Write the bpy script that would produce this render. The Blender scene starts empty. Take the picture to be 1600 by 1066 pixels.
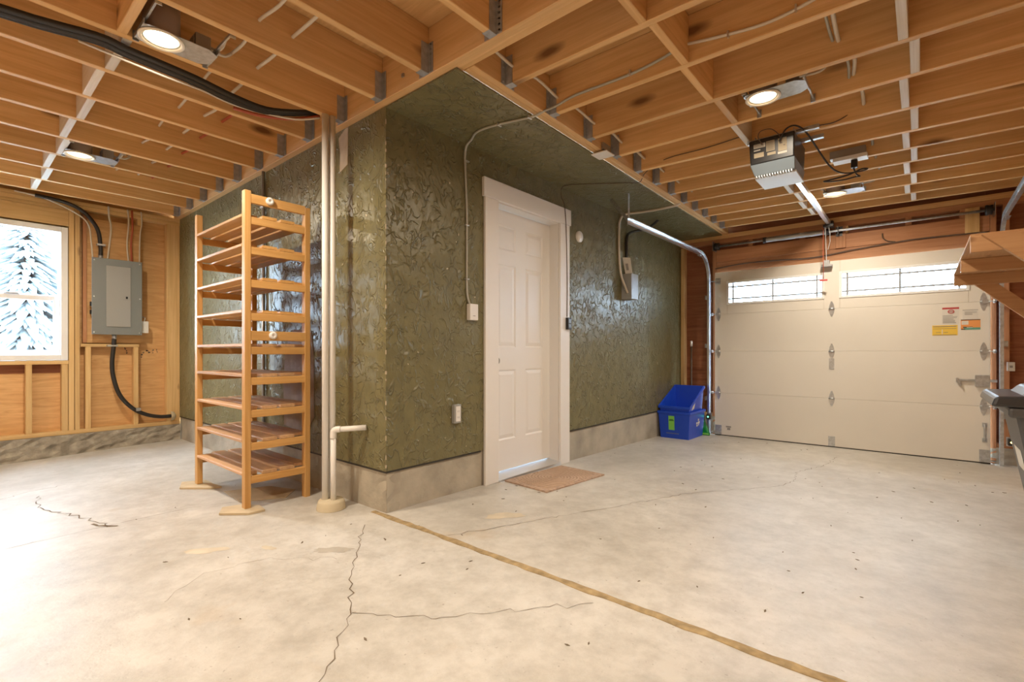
import bpy, bmesh, math, random
from mathutils import Vector, Matrix
random.seed(7)
S = bpy.context.scene
COL = S.collection
PI = math.pi

# ------------------------------------------------------------------ camera, sky, exposure
cam = bpy.data.cameras.new('camera'); camo = bpy.data.objects.new('camera', cam); COL.objects.link(camo)
camo.location = (0, 0, 0.955)
camo.rotation_euler = (PI/2, 0, math.atan(640/755.6))
cam.sensor_width = 36; cam.lens = 755.6/1600*36; cam.shift_y = 16.5/1600; cam.clip_start = 0.02
S.camera = camo
S.view_settings.view_transform = 'Standard'; S.view_settings.look = 'None'
S.view_settings.gamma = 1; S.view_settings.use_curve_mapping = False
S.view_settings.exposure = 0.74
LAMP_W = 17
wd = bpy.data.worlds.new('sky'); S.world = wd; wd.use_nodes = True
bg = wd.node_tree.nodes['Background']; bg.inputs[0].default_value = (0.64, 0.82, 1.0, 1); bg.inputs[1].default_value = 18.0

# ------------------------------------------------------------------ materials
def lk(nt, a, b): nt.links.new(a, b)
def mat(name, col, rough=0.6, metal=0.0, spec=0.5, bump=None, noise=None, emit=None):
    """bump=(scale, strength, distance); noise=(scale, amount): gentle colour variation"""
    m = bpy.data.materials.new(name); m.use_nodes = True; nt = m.node_tree; b = nt.nodes['Principled BSDF']
    b.inputs['Base Color'].default_value = (*col, 1); b.inputs['Roughness'].default_value = rough
    b.inputs['Metallic'].default_value = metal; b.inputs['Specular IOR Level'].default_value = spec
    tc = nt.nodes.new('ShaderNodeTexCoord')
    if noise:
        n = nt.nodes.new('ShaderNodeTexNoise'); n.inputs['Scale'].default_value = noise[0]; n.inputs['Detail'].default_value = 5
        lk(nt, tc.outputs['Object'], n.inputs['Vector'])
        r = nt.nodes.new('ShaderNodeValToRGB'); k = noise[1]
        r.color_ramp.elements[0].position = .3; r.color_ramp.elements[1].position = .7
        r.color_ramp.elements[0].color = (*[c*(1-k) for c in col], 1); r.color_ramp.elements[1].color = (*[min(1, c*(1+k)) for c in col], 1)
        lk(nt, n.outputs['Fac'], r.inputs[0]); lk(nt, r.outputs[0], b.inputs['Base Color'])
    if bump:
        n = nt.nodes.new('ShaderNodeTexNoise'); n.inputs['Scale'].default_value = bump[0]; n.inputs['Detail'].default_value = 6
        lk(nt, tc.outputs['Object'], n.inputs['Vector'])
        u = nt.nodes.new('ShaderNodeBump'); u.inputs['Strength'].default_value = bump[1]; u.inputs['Distance'].default_value = bump[2]
        lk(nt, n.outputs['Fac'], u.inputs['Height']); lk(nt, u.outputs[0], b.inputs['Normal'])
    if emit:
        b.inputs['Emission Color'].default_value = (*emit[0], 1); b.inputs['Emission Strength'].default_value = emit[1]
    return m

def wood(name, dark, light, grain=(0.7, 16, 16), knots=0.06, rough=0.55, knotcol=(.12, .045, .015), wave=0.0):
    """grain runs along the local X axis of each board; every board takes its own cut of the pattern"""
    m = bpy.data.materials.new(name); m.use_nodes = True; nt = m.node_tree; b = nt.nodes['Principled BSDF']
    N = nt.nodes.new
    tc = N('ShaderNodeTexCoord'); oi = N('ShaderNodeObjectInfo')
    mul = N('ShaderNodeMath'); mul.operation = 'MULTIPLY'; mul.inputs[1].default_value = 37.0; lk(nt, oi.outputs['Random'], mul.inputs[0])
    cb = N('ShaderNodeCombineXYZ'); lk(nt, mul.outputs[0], cb.inputs[0]); lk(nt, mul.outputs[0], cb.inputs[1]); lk(nt, mul.outputs[0], cb.inputs[2])
    ad = N('ShaderNodeVectorMath'); ad.operation = 'ADD'; lk(nt, tc.outputs['Object'], ad.inputs[0]); lk(nt, cb.outputs[0], ad.inputs[1])
    mp = N('ShaderNodeMapping'); mp.inputs['Scale'].default_value = grain; lk(nt, ad.outputs[0], mp.inputs[0])
    n1 = N('ShaderNodeTexNoise'); n1.inputs['Scale'].default_value = 2.2; n1.inputs['Detail'].default_value = 7; n1.inputs['Roughness'].default_value = .62
    n1.inputs['Distortion'].default_value = .6 + wave; lk(nt, mp.outputs[0], n1.inputs['Vector'])
    rp = N('ShaderNodeValToRGB'); e = rp.color_ramp.elements
    e[0].position = .3; e[0].color = (*dark, 1); e[1].position = .68; e[1].color = (*light, 1); lk(nt, n1.outputs['Fac'], rp.inputs[0])
    # board-to-board tint
    hs = N('ShaderNodeHueSaturation'); mr = N('ShaderNodeMapRange'); mr.inputs[3].default_value = .88; mr.inputs[4].default_value = 1.1
    lk(nt, oi.outputs['Random'], mr.inputs[0]); lk(nt, mr.outputs[0], hs.inputs['Value']); lk(nt, rp.outputs[0], hs.inputs['Color'])
    out = hs.outputs[0]
    if knots:
        mk = N('ShaderNodeMapping'); mk.inputs['Scale'].default_value = (1.5, 4.2, 4.2); lk(nt, ad.outputs[0], mk.inputs[0])
        nz = N('ShaderNodeTexNoise'); nz.inputs['Scale'].default_value = 6; lk(nt, mk.outputs[0], nz.inputs['Vector'])
        mx0 = N('ShaderNodeMixRGB'); mx0.inputs[0].default_value = .05; lk(nt, mk.outputs[0], mx0.inputs[1]); lk(nt, nz.outputs['Color'], mx0.inputs[2])
        vo = N('ShaderNodeTexVoronoi'); vo.inputs['Scale'].default_value = 1.0; lk(nt, mx0.outputs[0], vo.inputs['Vector'])
        kr = N('ShaderNodeMapRange'); kr.inputs[1].default_value = knots*.55; kr.inputs[2].default_value = knots*1.6
        kr.inputs[3].default_value = .85; kr.inputs[4].default_value = 0; lk(nt, vo.outputs['Distance'], kr.inputs[0])
        mx = N('ShaderNodeMixRGB'); lk(nt, kr.outputs[0], mx.inputs[0]); lk(nt, out, mx.inputs[1]); mx.inputs[2].default_value = (*knotcol, 1)
        out = mx.outputs[0]
    lk(nt, out, b.inputs['Base Color']); b.inputs['Roughness'].default_value = rough; b.inputs['Specular IOR Level'].default_value = .3
    bp = N('ShaderNodeBump'); bp.inputs['Strength'].default_value = .25; bp.inputs['Distance'].default_value = .003
    lk(nt, n1.outputs['Fac'], bp.inputs['Height']); lk(nt, bp.outputs[0], b.inputs['Normal'])
    return m

def stucco_mat(name, base):
    m = bpy.data.materials.new(name); m.use_nodes = True; nt = m.node_tree; b = nt.nodes['Principled BSDF']; N = nt.nodes.new
    tc = N('ShaderNodeTexCoord')
    ridges = []
    for sc, sd, w, st in ((6.5, 0.0, .030, (1.25, 1.25, .8)), (10.0, 3.3, .040, (1, 1, .75)), (15, 7.7, .045, (1, 1, 1))):
        off = N('ShaderNodeMapping'); off.inputs['Location'].default_value = (sd, sd*2.1, sd*.7); off.inputs['Scale'].default_value = st; lk(nt, tc.outputs['Object'], off.inputs[0])
        nz = N('ShaderNodeTexNoise'); nz.inputs['Scale'].default_value = sc; nz.inputs['Detail'].default_value = 1.5; nz.inputs['Distortion'].default_value = .8; lk(nt, off.outputs[0], nz.inputs['Vector'])
        su = N('ShaderNodeMath'); su.operation = 'SUBTRACT'; su.inputs[1].default_value = .5; lk(nt, nz.outputs['Fac'], su.inputs[0])
        ab = N('ShaderNodeMath'); ab.operation = 'ABSOLUTE'; lk(nt, su.outputs[0], ab.inputs[0])
        r = N('ShaderNodeMapRange'); r.interpolation_type = 'SMOOTHSTEP'; r.inputs[1].default_value = 0; r.inputs[2].default_value = w
        r.inputs[3].default_value = 1; r.inputs[4].default_value = 0; lk(nt, ab.outputs[0], r.inputs[0])
        g = N('ShaderNodeTexNoise'); g.inputs['Scale'].default_value = sc*.95; g.inputs['Detail'].default_value = 2
        o2 = N('ShaderNodeMapping'); o2.inputs['Location'].default_value = (sd+5, 2-sd, sd); lk(nt, tc.outputs['Object'], o2.inputs[0]); lk(nt, o2.outputs[0], g.inputs['Vector'])
        gr = N('ShaderNodeMapRange'); gr.inputs[1].default_value = .47; gr.inputs[2].default_value = .60; lk(nt, g.outputs['Fac'], gr.inputs[0])
        mm = N('ShaderNodeMath'); mm.operation = 'MULTIPLY'; lk(nt, r.outputs[0], mm.inputs[0]); lk(nt, gr.outputs[0], mm.inputs[1])
        ridges.append(mm.outputs[0])
    s0 = N('ShaderNodeMath'); s0.operation = 'MAXIMUM'; lk(nt, ridges[0], s0.inputs[0]); lk(nt, ridges[1], s0.inputs[1]); ridges[0] = s0.outputs[0]; ridges[1] = ridges[2]
    s = N('ShaderNodeMath'); s.operation = 'MAXIMUM'; lk(nt, ridges[0], s.inputs[0]); lk(nt, ridges[1], s.inputs[1])
    fine = N('ShaderNodeTexNoise'); fine.inputs['Scale'].default_value = 38; fine.inputs['Detail'].default_value = 4; lk(nt, tc.outputs['Object'], fine.inputs['Vector'])
    big = N('ShaderNodeTexNoise'); big.inputs['Scale'].default_value = 11; big.inputs['Detail'].default_value = 3; lk(nt, tc.outputs['Object'], big.inputs['Vector'])
    f2 = N('ShaderNodeMath'); f2.operation = 'MULTIPLY'; f2.inputs[1].default_value = .09; lk(nt, fine.outputs['Fac'], f2.inputs[0])
    b2 = N('ShaderNodeMath'); b2.operation = 'MULTIPLY_ADD'; b2.inputs[1].default_value = 1.3; lk(nt, big.outputs['Fac'], b2.inputs[0]); lk(nt, f2.outputs[0], b2.inputs[2])
    h = N('ShaderNodeMath'); h.operation = 'MULTIPLY_ADD'; h.inputs[1].default_value = 1.1; lk(nt, s.outputs[0], h.inputs[0]); lk(nt, b2.outputs[0], h.inputs[2])
    bp = N('ShaderNodeBump'); bp.inputs['Strength'].default_value = .85; bp.inputs['Distance'].default_value = .008
    lk(nt, h.outputs[0], bp.inputs['Height']); lk(nt, bp.outputs[0], b.inputs['Normal'])
    rp = N('ShaderNodeValToRGB'); rp.color_ramp.elements[0].position = .3; rp.color_ramp.elements[1].position = .75
    rp.color_ramp.elements[0].color = (*[c*.86 for c in base], 1); rp.color_ramp.elements[1].color = (*[c*1.15 for c in base], 1)
    lk(nt, big.outputs['Fac'], rp.inputs[0])
    # small paint chips showing pale plaster
    cn = N('ShaderNodeTexNoise'); cn.inputs['Scale'].default_value = 26; cn.inputs['Detail'].default_value = 3; lk(nt, tc.outputs['Object'], cn.inputs['Vector'])
    cr = N('ShaderNodeMapRange'); cr.inputs[1].default_value = .735; cr.inputs[2].default_value = .75; lk(nt, cn.outputs['Fac'], cr.inputs[0])
    mx = N('ShaderNodeMixRGB'); lk(nt, cr.outputs[0], mx.inputs[0]); lk(nt, rp.outputs[0], mx.inputs[1]); mx.inputs[2].default_value = (.62, .55, .42, 1)
    lk(nt, mx.outputs[0], b.inputs['Base Color'])
    b.inputs['Roughness'].default_value = .36; b.inputs['Specular IOR Level'].default_value = .5
    return m

def concrete_floor():
    m = bpy.data.materials.new('concrete_floor'); m.use_nodes = True; nt = m.node_tree; b = nt.nodes['Principled BSDF']; N = nt.nodes.new
    tc = N('ShaderNodeTexCoord')
    def noise(sc, det=6, ro=.6):
        n = N('ShaderNodeTexNoise'); n.inputs['Scale'].default_value = sc; n.inputs['Detail'].default_value = det; n.inputs['Roughness'].default_value = ro
        lk(nt, tc.outputs['Object'], n.inputs['Vector']); return n.outputs['Fac']
    a = noise(.9); r1 = N('ShaderNodeValToRGB'); e = r1.color_ramp.elements
    e[0].position = .33; e[0].color = (.49, .465, .425, 1); e[1].position = .64; e[1].color = (.645, .625, .59, 1); lk(nt, a, r1.inputs[0])
    c = noise(9, 9, .75); r2 = N('ShaderNodeValToRGB'); e = r2.color_ramp.elements
    e[0].position = .34; e[0].color = (.76, .75, .73, 1); e[1].position = .6; e[1].color = (1.0, 1.0, 1.0, 1); lk(nt, c, r2.inputs[0])
    mx = N('ShaderNodeMixRGB'); mx.blend_type = 'MULTIPLY'; mx.inputs[0].default_value = 1; lk(nt, r1.outputs[0], mx.inputs[1]); lk(nt, r2.outputs[0], mx.inputs[2])
    # rust-tan and dark stains
    s1 = noise(2.1, 4, .55); q = N('ShaderNodeMapRange'); q.inputs[1].default_value = .66; q.inputs[2].default_value = .76; q.inputs[4].default_value = .6; lk(nt, s1, q.inputs[0])
    m2 = N('ShaderNodeMixRGB'); lk(nt, q.outputs[0], m2.inputs[0]); lk(nt, mx.outputs[0], m2.inputs[1]); m2.inputs[2].default_value = (.47, .37, .25, 1)
    s2 = noise(60, 2, .5); q2 = N('ShaderNodeMapRange'); q2.inputs[1].default_value = .70; q2.inputs[2].default_value = .78; q2.inputs[4].default_value = .55; lk(nt, s2, q2.inputs[0])
    m3 = N('ShaderNodeMixRGB'); lk(nt, q2.outputs[0], m3.inputs[0]); lk(nt, m2.outputs[0], m3.inputs[1]); m3.inputs[2].default_value = (.25, .22, .19, 1)
    lk(nt, m3.outputs[0], b.inputs['Base Color'])
    rr = N('ShaderNodeMapRange'); rr.inputs[1].default_value = .3; rr.inputs[2].default_value = .7; rr.inputs[3].default_value = .34; rr.inputs[4].default_value = .52; lk(nt, c, rr.inputs[0]); lk(nt, rr.outputs[0], b.inputs['Roughness'])
    bp = N('ShaderNodeBump'); bp.inputs['Strength'].default_value = .3; bp.inputs['Distance'].default_value = .004
    ff = noise(45, 8, .7); lk(nt, ff, bp.inputs['Height']); lk(nt, bp.outputs[0], b.inputs['Normal'])
    b.inputs['Specular IOR Level'].default_value = .5
    return m

def glass_mat():
    m = bpy.data.materials.new('window_glass'); m.use_nodes = True; nt = m.node_tree; nt.nodes.clear(); N = nt.nodes.new
    o = N('ShaderNodeOutputMaterial'); t = N('ShaderNodeBsdfTransparent'); g = N('ShaderNodeBsdfGlossy'); g.inputs['Roughness'].default_value = .02
    t.inputs[0].default_value = (.95, .98, 1, 1); mx = N('ShaderNodeMixShader'); mx.inputs[0].default_value = .06
    lk(nt, t.outputs[0], mx.inputs[1]); lk(nt, g.outputs[0], mx.inputs[2]); lk(nt, mx.outputs[0], o.inputs[0]); return m

M = dict(
    joist=wood('fir_joist', (.60, .35, .145), (.79, .51, .245), knots=.10),
    beam=wood('fir_beam', (.62, .37, .155), (.79, .51, .25), knots=.03),
    stud=wood('pine_stud', (.60, .38, .16), (.76, .53, .26), knots=.05),
    redwood=wood('cedar_stud', (.38, .165, .075), (.52, .26, .13), knots=.05),
    pale=wood('pale_blocking', (.62, .54, .45), (.78, .72, .64), knots=.02),
    ply=wood('plywood', (.52, .285, .11), (.70, .43, .20), grain=(1.1, 9, 9), knots=.045, wave=1.2),
    redply=wood('red_plywood', (.22, .075, .035), (.36, .145, .07), grain=(.9, 9, 9), knots=.04, wave=1.0),
    deck=wood('deck_plywood', (.52, .31, .13), (.68, .43, .2), grain=(1.0, 9, 9), knots=.03, wave=1.0),
    rack=wood('rack_pine', (.52, .275, .085), (.66, .39, .15), knots=.045, rough=.45),
    slat=wood('rack_slat_shaded', (.44, .25, .13), (.62, .39, .21), knots=.03, rough=.5),
    shelfwood=wood('fir_shelf', (.50, .27, .13), (.62, .37, .19), knots=.05),
    stucco=stucco_mat('green_stucco', (.175, .160, .078)),
    floor=concrete_floor(),
    curb=mat('concrete_curb', (.40, .365, .30), .8, noise=(5, .22), bump=(26, .5, .01)),
    curbrough=mat('rough_concrete', (.33, .30, .25), .9, noise=(14, .28), bump=(18, .9, .02)),
    joint=mat('joint_strip', (.36, .265, .14), .9, noise=(25, .3), bump=(60, .6, .006)),
    crack=mat('crack_dark', (.17, .13, .09), .95), stain=mat('damp_stain', (.43, .395, .34), .7, noise=(9, .1)), rust=mat('rust_stain', (.57, .50, .39), .7, noise=(9, .12)),
    white=mat('white_paint', (.80, .79, .78), .42), doorwhite=mat('door_white', (.82, .81, .80), .38),
    vinyl=mat('white_vinyl', (.84, .86, .88), .35), garage=mat('garage_cream', (.74, .71, .66), .5, noise=(1.5, .03)),
    galv=mat('galvanized', (.52, .55, .58), .38, .85, noise=(40, .18)), hanger=mat('hanger_steel', (.42, .44, .48), .45, .5, noise=(30, .2)),
    alum=mat('aluminium', (.75, .78, .82), .28, .9), steel=mat('dull_steel', (.40, .41, .43), .4, .8),
    panelgrey=mat('panel_grey', (.21, .23, .235), .45), panellight=mat('panel_door_grey', (.33, .335, .33), .45), boxgrey=mat('box_grey', (.33, .34, .34), .4),
    black=mat('black_plastic', (.015, .015, .017), .4), rubber=mat('black_rubber', (.03, .028, .025), .6), cable_black=mat('black_cable', (.022, .02, .02), .45),
    cable_white=mat('white_cable', (.66, .60, .52), .5), cable_red=mat('red_cable', (.42, .09, .04), .5), cable_grey=mat('grey_cable', (.42, .42, .38), .5), cable_brown=mat('brown_cable', (.10, .06, .035), .6),
    pvc=mat('pvc_white', (.80, .79, .77), .3), collar=mat('plaster_collar', (.62, .55, .40), .8, bump=(30, .5, .008)),
    blue=mat('blue_plastic', (.012, .075, .68), .35), green=mat('green_plastic', (.01, .28, .07), .4), lime=mat('lime_sticker', (.25, .72, .12), .5), limedark=mat('lime_dark', (.10, .35, .07), .5),
    bin=mat('grey_bin', (.085, .09, .10), .42), lid=mat('bin_lid', (.035, .037, .042), .28),
    opener=mat('opener_black', (.012, .012, .014), .35), lens=mat('opener_lens', (.20, .245, .29), .3), openwhite=mat('opener_white', (.70, .72, .74), .4),
    label=mat('paper_white', (.70, .68, .64), .6), labeltan=mat('label_tan', (.30, .25, .17), .6), ink=mat('ink_grey', (.30, .29, .28), .6), red=mat('ink_red', (.50, .06, .06), .6),
    ink2=mat('label_dim', (.42, .39, .34), .6), yellow=mat('paper_yellow', (.80, .55, .08), .6), orange=mat('print_orange', (.80, .33, .10), .6), teal=mat('print_teal', (.13, .36, .28), .6), inkdark=mat('ink_dark', (.10, .07, .05), .6),
    mat=mat('coir_mat', (.44, .31, .23), .95, noise=(40, .25), bump=(120, .6, .004)), matridge=mat('mat_rib', (.53, .39, .29), .95),
    card=mat('cardboard', (.52, .42, .28), .85, noise=(12, .12)), tape=mat('paper_tape', (.50, .42, .32), .8, noise=(18, .1)), patch=mat('plaster_patch', (.33, .28, .25), .8, noise=(9, .15), bump=(25, .5, .01)),
    bulb=mat('lit_bulb', (1, .9, .75), .5, emit=((1, .80, .52), 14)), trim=mat('can_trim', (.82, .78, .70), .4), can=mat('can_housing', (.40, .33, .30), .45, .5),
    led=mat('green_led', (.1, .9, .4), .4, emit=((.1, 1, .4), 6)), ledy=mat('amber_led', (.9, .8, .2), .4, emit=((1, .75, .2), 6)),
    grille=mat('grille_grey', (.30, .32, .34), .5), glass=glass_mat(), snow=mat('pale_ground', (.60, .62, .60), .9), needle=mat('frosted_needles', (.30, .35, .37), .9, noise=(3, .3)), bark=mat('tree_bark', (.16, .13, .11), .9), brass=mat('satin_nickel', (.55, .55, .55), .25, 1),
)

# ------------------------------------------------------------------ builders
WL = {}     # world position of every object's origin (parents are never rotated, except joists)
class B:
    """collects faces in world coordinates, then becomes one mesh object"""
    def __init__(s): s.v = []; s.f = []; s.mi = []; s.m = 0; s.smooth = []; s.sm = False
    def face(s, idx): s.f.append(idx); s.mi.append(s.m); s.smooth.append(s.sm)
    def box(s, x0, x1, y0, y1, z0, z1):
        b = len(s.v); s.v += [(x, y, z) for z in (z0, z1) for x, y in ((x0, y0), (x1, y0), (x1, y1), (x0, y1))]
        for q in ((3, 2, 1, 0), (4, 5, 6, 7), (0, 1, 5, 4), (1, 2, 6, 5), (2, 3, 7, 6), (3, 0, 4, 7)): s.face([b+i for i in q])
        return s
    def hexa(s, lo, hi):
        """lo, hi: four points each, counter-clockwise seen from above"""
        b = len(s.v); s.v += [tuple(p) for p in lo] + [tuple(p) for p in hi]
        for q in ((3, 2, 1, 0), (4, 5, 6, 7), (0, 1, 5, 4), (1, 2, 6, 5), (2, 3, 7, 6), (3, 0, 4, 7)): s.face([b+i for i in q])
        return s
    def prism(s, pts, off):
        """closed polygon swept by the vector off"""
        b = len(s.v); n = len(pts); s.v += [tuple(p) for p in pts] + [tuple(Vector(p)+Vector(off)) for p in pts]
        s.face(list(range(b+n-1, b-1, -1))); s.face(list(range(b+n, b+2*n)))
        for i in range(n): j = (i+1) % n; s.face([b+i, b+j, b+n+j, b+n+i])
        return s
    def tube(s, pts, r, n=8, smooth=True, sub=0, caps=True):
        P = [Vector(p) for p in pts]
        if sub and len(P) > 2: P = spline(P, sub)
        old = s.sm; s.sm = smooth; rings = []
        up = None
        for i, p in enumerate(P):
            d = (P[min(i+1, len(P)-1)] - P[max(i-1, 0)]).normalized()
            if up is None: up = Vector((0, 0, 1)) if abs(d.z) < .9 else Vector((1, 0, 0))
            a = d.cross(up).normalized(); c = a.cross(d).normalized(); up = c
            rr = r[i] if isinstance(r, (list, tuple)) else r
            b = len(s.v); s.v += [tuple(p + a*math.cos(2*PI*k/n)*rr + c*math.sin(2*PI*k/n)*rr) for k in range(n)]; rings.append(b)
        for a, b in zip(rings, rings[1:]):
            for k in range(n): s.face([a+k, a+(k+1) % n, b+(k+1) % n, b+k])
        s.sm = False
        if caps: s.face([rings[0]+k for k in range(n-1, -1, -1)]); s.face([rings[-1]+k for k in range(n)])
        s.sm = old; return s
    def lathe(s, c, prof, axis='z', n=24, smooth=True, capped=False):
        """prof: (radius, height) pairs about an axis through c"""
        ax = {'x': (Vector((0, 1, 0)), Vector((0, 0, 1)), Vector((1, 0, 0))), 'y': (Vector((0, 0, 1)), Vector((1, 0, 0)), Vector((0, 1, 0))), 'z': (Vector((1, 0, 0)), Vector((0, 1, 0)), Vector((0, 0, 1)))}[axis]
        c = Vector(c); old = s.sm; s.sm = smooth; rings = []
        for r, h in prof:
            b = len(s.v); s.v += [tuple(c + ax[0]*r*math.cos(2*PI*k/n) + ax[1]*r*math.sin(2*PI*k/n) + ax[2]*h) for k in range(n)]; rings.append(b)
        for a, b in zip(rings, rings[1:]):
            for k in range(n): s.face([a+k, a+(k+1) % n, b+(k+1) % n, b+k])
        s.sm = False
        if capped: s.face([rings[0]+k for k in range(n-1, -1, -1)]); s.face([rings[-1]+k for k in range(n)])
        s.sm = old; return s
    def strip(s, pts, w, t=.002, normal=(0, 0, 1)):
        """flat strap of width w and thickness t along a polyline"""
        P = [Vector(p) for p in pts]; nn = Vector(normal)
        rows = []
        for i, p in enumerate(P):
            d = (P[min(i+1, len(P)-1)] - P[max(i-1, 0)]).normalized(); a = d.cross(nn).normalized()*w/2; u = a.cross(d).normalized()*t/2
            b = len(s.v); s.v += [tuple(p-a-u), tuple(p+a-u), tuple(p+a+u), tuple(p-a+u)]; rows.append(b)
        for a, b in zip(rows, rows[1:]):
            for k in range(4): s.face([a+k, a+(k+1) % 4, b+(k+1) % 4, b+k])
        s.face([rows[0]+k for k in (3, 2, 1, 0)]); s.face([rows[-1]+k for k in range(4)])
        return s
    def use(s, i): s.m = i; return s
    def build(s, name, mats, parent=None, bevel=0, kind=None):
        lo = [min(v[i] for v in s.v) for i in range(3)]; hi = [max(v[i] for v in s.v) for i in range(3)]
        c = Vector(((lo[0]+hi[0])/2, (lo[1]+hi[1])/2, lo[2] if parent is None else (lo[2]+hi[2])/2))
        me = bpy.data.meshes.new(name); me.from_pydata([tuple(Vector(v)-c) for v in s.v], [], s.f)
        for m in (mats if isinstance(mats, (list, tuple)) else [mats]): me.materials.append(M[m])
        me.polygons.foreach_set('material_index', s.mi); me.polygons.foreach_set('use_smooth', s.smooth); me.update()
        o = bpy.data.objects.new(name, me); COL.objects.link(o); put(o, c, parent)
        if bevel:
            bv = o.modifiers.new('bevel', 'BEVEL'); bv.width = bevel; bv.segments = 2; bv.limit_method = 'ANGLE'; bv.angle_limit = .6
        if kind: o['kind'] = kind
        return o
def put(o, c, parent):
    WL[o.name] = Vector(c)
    if parent is not None: o.parent = parent; o.location = Vector(c) - WL[parent.name]
    else: o.location = c
def spline(P, sub):
    out = []
    for i in range(len(P)-1):
        p0, p1, p2, p3 = P[max(i-1, 0)], P[i], P[i+1], P[min(i+2, len(P)-1)]
        for k in range(sub):
            t = k/sub; out.append(.5*((2*p1)+(p2-p0)*t+(2*p0-5*p1+4*p2-p3)*t*t+(3*p1-p0-3*p2+p3)*t**3))
    return out + [P[-1]]
def tag(o, label, cat=None, group=None, kind=None):
    o['label'] = label
    if cat: o['category'] = cat
    if group: o['group'] = group
    if kind: o['kind'] = kind
    return o
def thing(name, loc, label, cat, group=None):
    o = bpy.data.objects.new(name, None); COL.objects.link(o); o.empty_display_size = .05; put(o, Vector(loc), None)
    return tag(o, label, cat, group)
def struct(o, label=None):
    o['kind'] = 'structure'
    if label: o['label'] = label
    return o
_bc = {}
def board(name, p0, p1, w, h, m, parent=None, roll=0, ch=.0025):
    """sawn board from p0 to p1 (centre line), w across, h tall, softly chamfered; grain follows its length"""
    p0, p1 = Vector(p0), Vector(p1); d = p1-p0; L = d.length
    key = (round(L, 3), round(w, 4), round(h, 4), m)
    if key not in _bc:
        sec = [(-w/2+ch, -h/2), (w/2-ch, -h/2), (w/2, -h/2+ch), (w/2, h/2-ch), (w/2-ch, h/2), (-w/2+ch, h/2), (-w/2, h/2-ch), (-w/2, -h/2+ch)]
        me = bpy.data.meshes.new(name); v = [(x, a, b) for x in (-L/2, L/2) for a, b in sec]
        f = [[7-i for i in range(8)], [8+i for i in range(8)]] + [[i, (i+1) % 8, 8+(i+1) % 8, 8+i] for i in range(8)]
        me.from_pydata(v, [], f); me.materials.append(M[m]); me.update(); _bc[key] = me
    o = bpy.data.objects.new(name, _bc[key]); COL.objects.link(o)
    ax = d.normalized(); up = Vector((0, 0, 1)) if abs(ax.z) < .99 else Vector((1, 0, 0))
    ay = up.cross(ax).normalized(); az = ax.cross(ay)
    if roll: ay, az = ay*math.cos(roll)+az*math.sin(roll), az*math.cos(roll)-ay*math.sin(roll)
    o.rotation_mode = 'QUATERNION'; o.rotation_quaternion = Matrix((ax, ay, az)).transposed().to_quaternion()
    put(o, (p0+p1)/2, parent); return o

X0, Y0 = -2.397, 1.686          # outside corner of the green house block
ZJ = 2.40                        # underside of the joists
XB = -6.18                       # inner face of the studs of the window wall
YF = 6.215                       # inner face of the studs of the garage-door wall
XR, YR = 1.25, -2.7              # walls beside and behind the camera
def fz(x, y):                    # the slab falls gently to the garage door and to the window wall
    return -.0175*max(0, y-2.2) - .035*max(0, 1.5-y)*max(0, min(1, (-3.6-x)/1.6))*max(0, 1-max(0, -y-.5)*.4)

# ------------------------------------------------------------------ floor
def floor_part(name, x0, x1, y0, y1, nx, ny):
    b = B(); b.sm = True
    for j in range(ny+1):
        for i in range(nx+1):
            x = x0+(x1-x0)*i/nx; y = y0+(y1-y0)*j/ny; b.v.append((x, y, fz(x, y)))
    for j in range(ny):
        for i in range(nx): a = j*(nx+1)+i; b.face([a, a+1, a+nx+2, a+nx+1])
    return b
b = floor_part('floor', -6.35, XR+.1, YR-.1, Y0-.03, 30, 24); c2 = floor_part('floor', X0-.1, XR+.1, Y0-.002, 6.6, 14, 24)
for c2 in (c2, floor_part('floor', -6.35, X0-.1, Y0-.03, Y0+.2, 16, 1)):
    n0 = len(b.v); b.v += c2.v; b.f += [[i+n0 for i in f] for f in c2.f]; b.mi += c2.mi; b.smooth += c2.smooth
floor = struct(b.build('floor', 'floor'), 'pale stained concrete garage floor slab')
# expansion joint strip between the two slabs, sunk a little, ragged along its edges
b = B(); n = 70
for i in range(n+1):
    x = X0-.1+(XR-X0+.1)*i/n; a = random.uniform(-.006, .006); c = random.uniform(-.006, .006)
    b.v += [(x, Y0-.036+a, -.008), (x, Y0-.034+a, .0025), (x, Y0-.018+a*.5, .004), (x, Y0+.002+c, .0025), (x, Y0+.004+c, -.008)]
for i in range(n):
    for k in range(4): b.face([i*5+k, i*5+k+1, (i+1)*5+k+1, (i+1)*5+k])
tag(b.build('expansion_joint', 'joint', floor), 'tan strip filling the joint between two concrete slabs')
def crack(pts, w, seed, name='crack', jit=.02, m='crack'):
    rnd = random.Random(seed); P = [Vector((x, y, 0)) for x, y in pts]; out = []
    for a, c in zip(P, P[1:]):
        k = max(2, int((c-a).length/.035))
        for i in range(k):
            p = a.lerp(c, i/k); out.append(p + Vector((rnd.uniform(-jit, jit), rnd.uniform(-jit, jit), 0)))
    out.append(P[-1]); b = B()
    for i, p in enumerate(out):
        d = (out[min(i+1, len(out)-1)]-out[max(i-1, 0)]).normalized(); a = Vector((-d.y, d.x, 0))*w*rnd.uniform(.25, 1)/2
        for q in (p-a, p+a): b.v.append((q.x, q.y, fz(q.x, q.y)+.0015))
    for i in range(len(out)-1): b.face([2*i, 2*i+1, 2*i+3, 2*i+2])
    return b.build(name, m, floor)
crack([(-2.33, 1.50), (-2.233, 1.421), (-1.951, 1.208), (-1.79, 1.09), (-1.589, .958), (-1.395, .786), (-1.20, .55), (-1.05, .2)], .0055, 1, jit=.012)
crack([(-1.60, .965), (-1.32, 1.15), (-1.12, 1.40), (-.95, 1.60)], .0028, 2)
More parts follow.
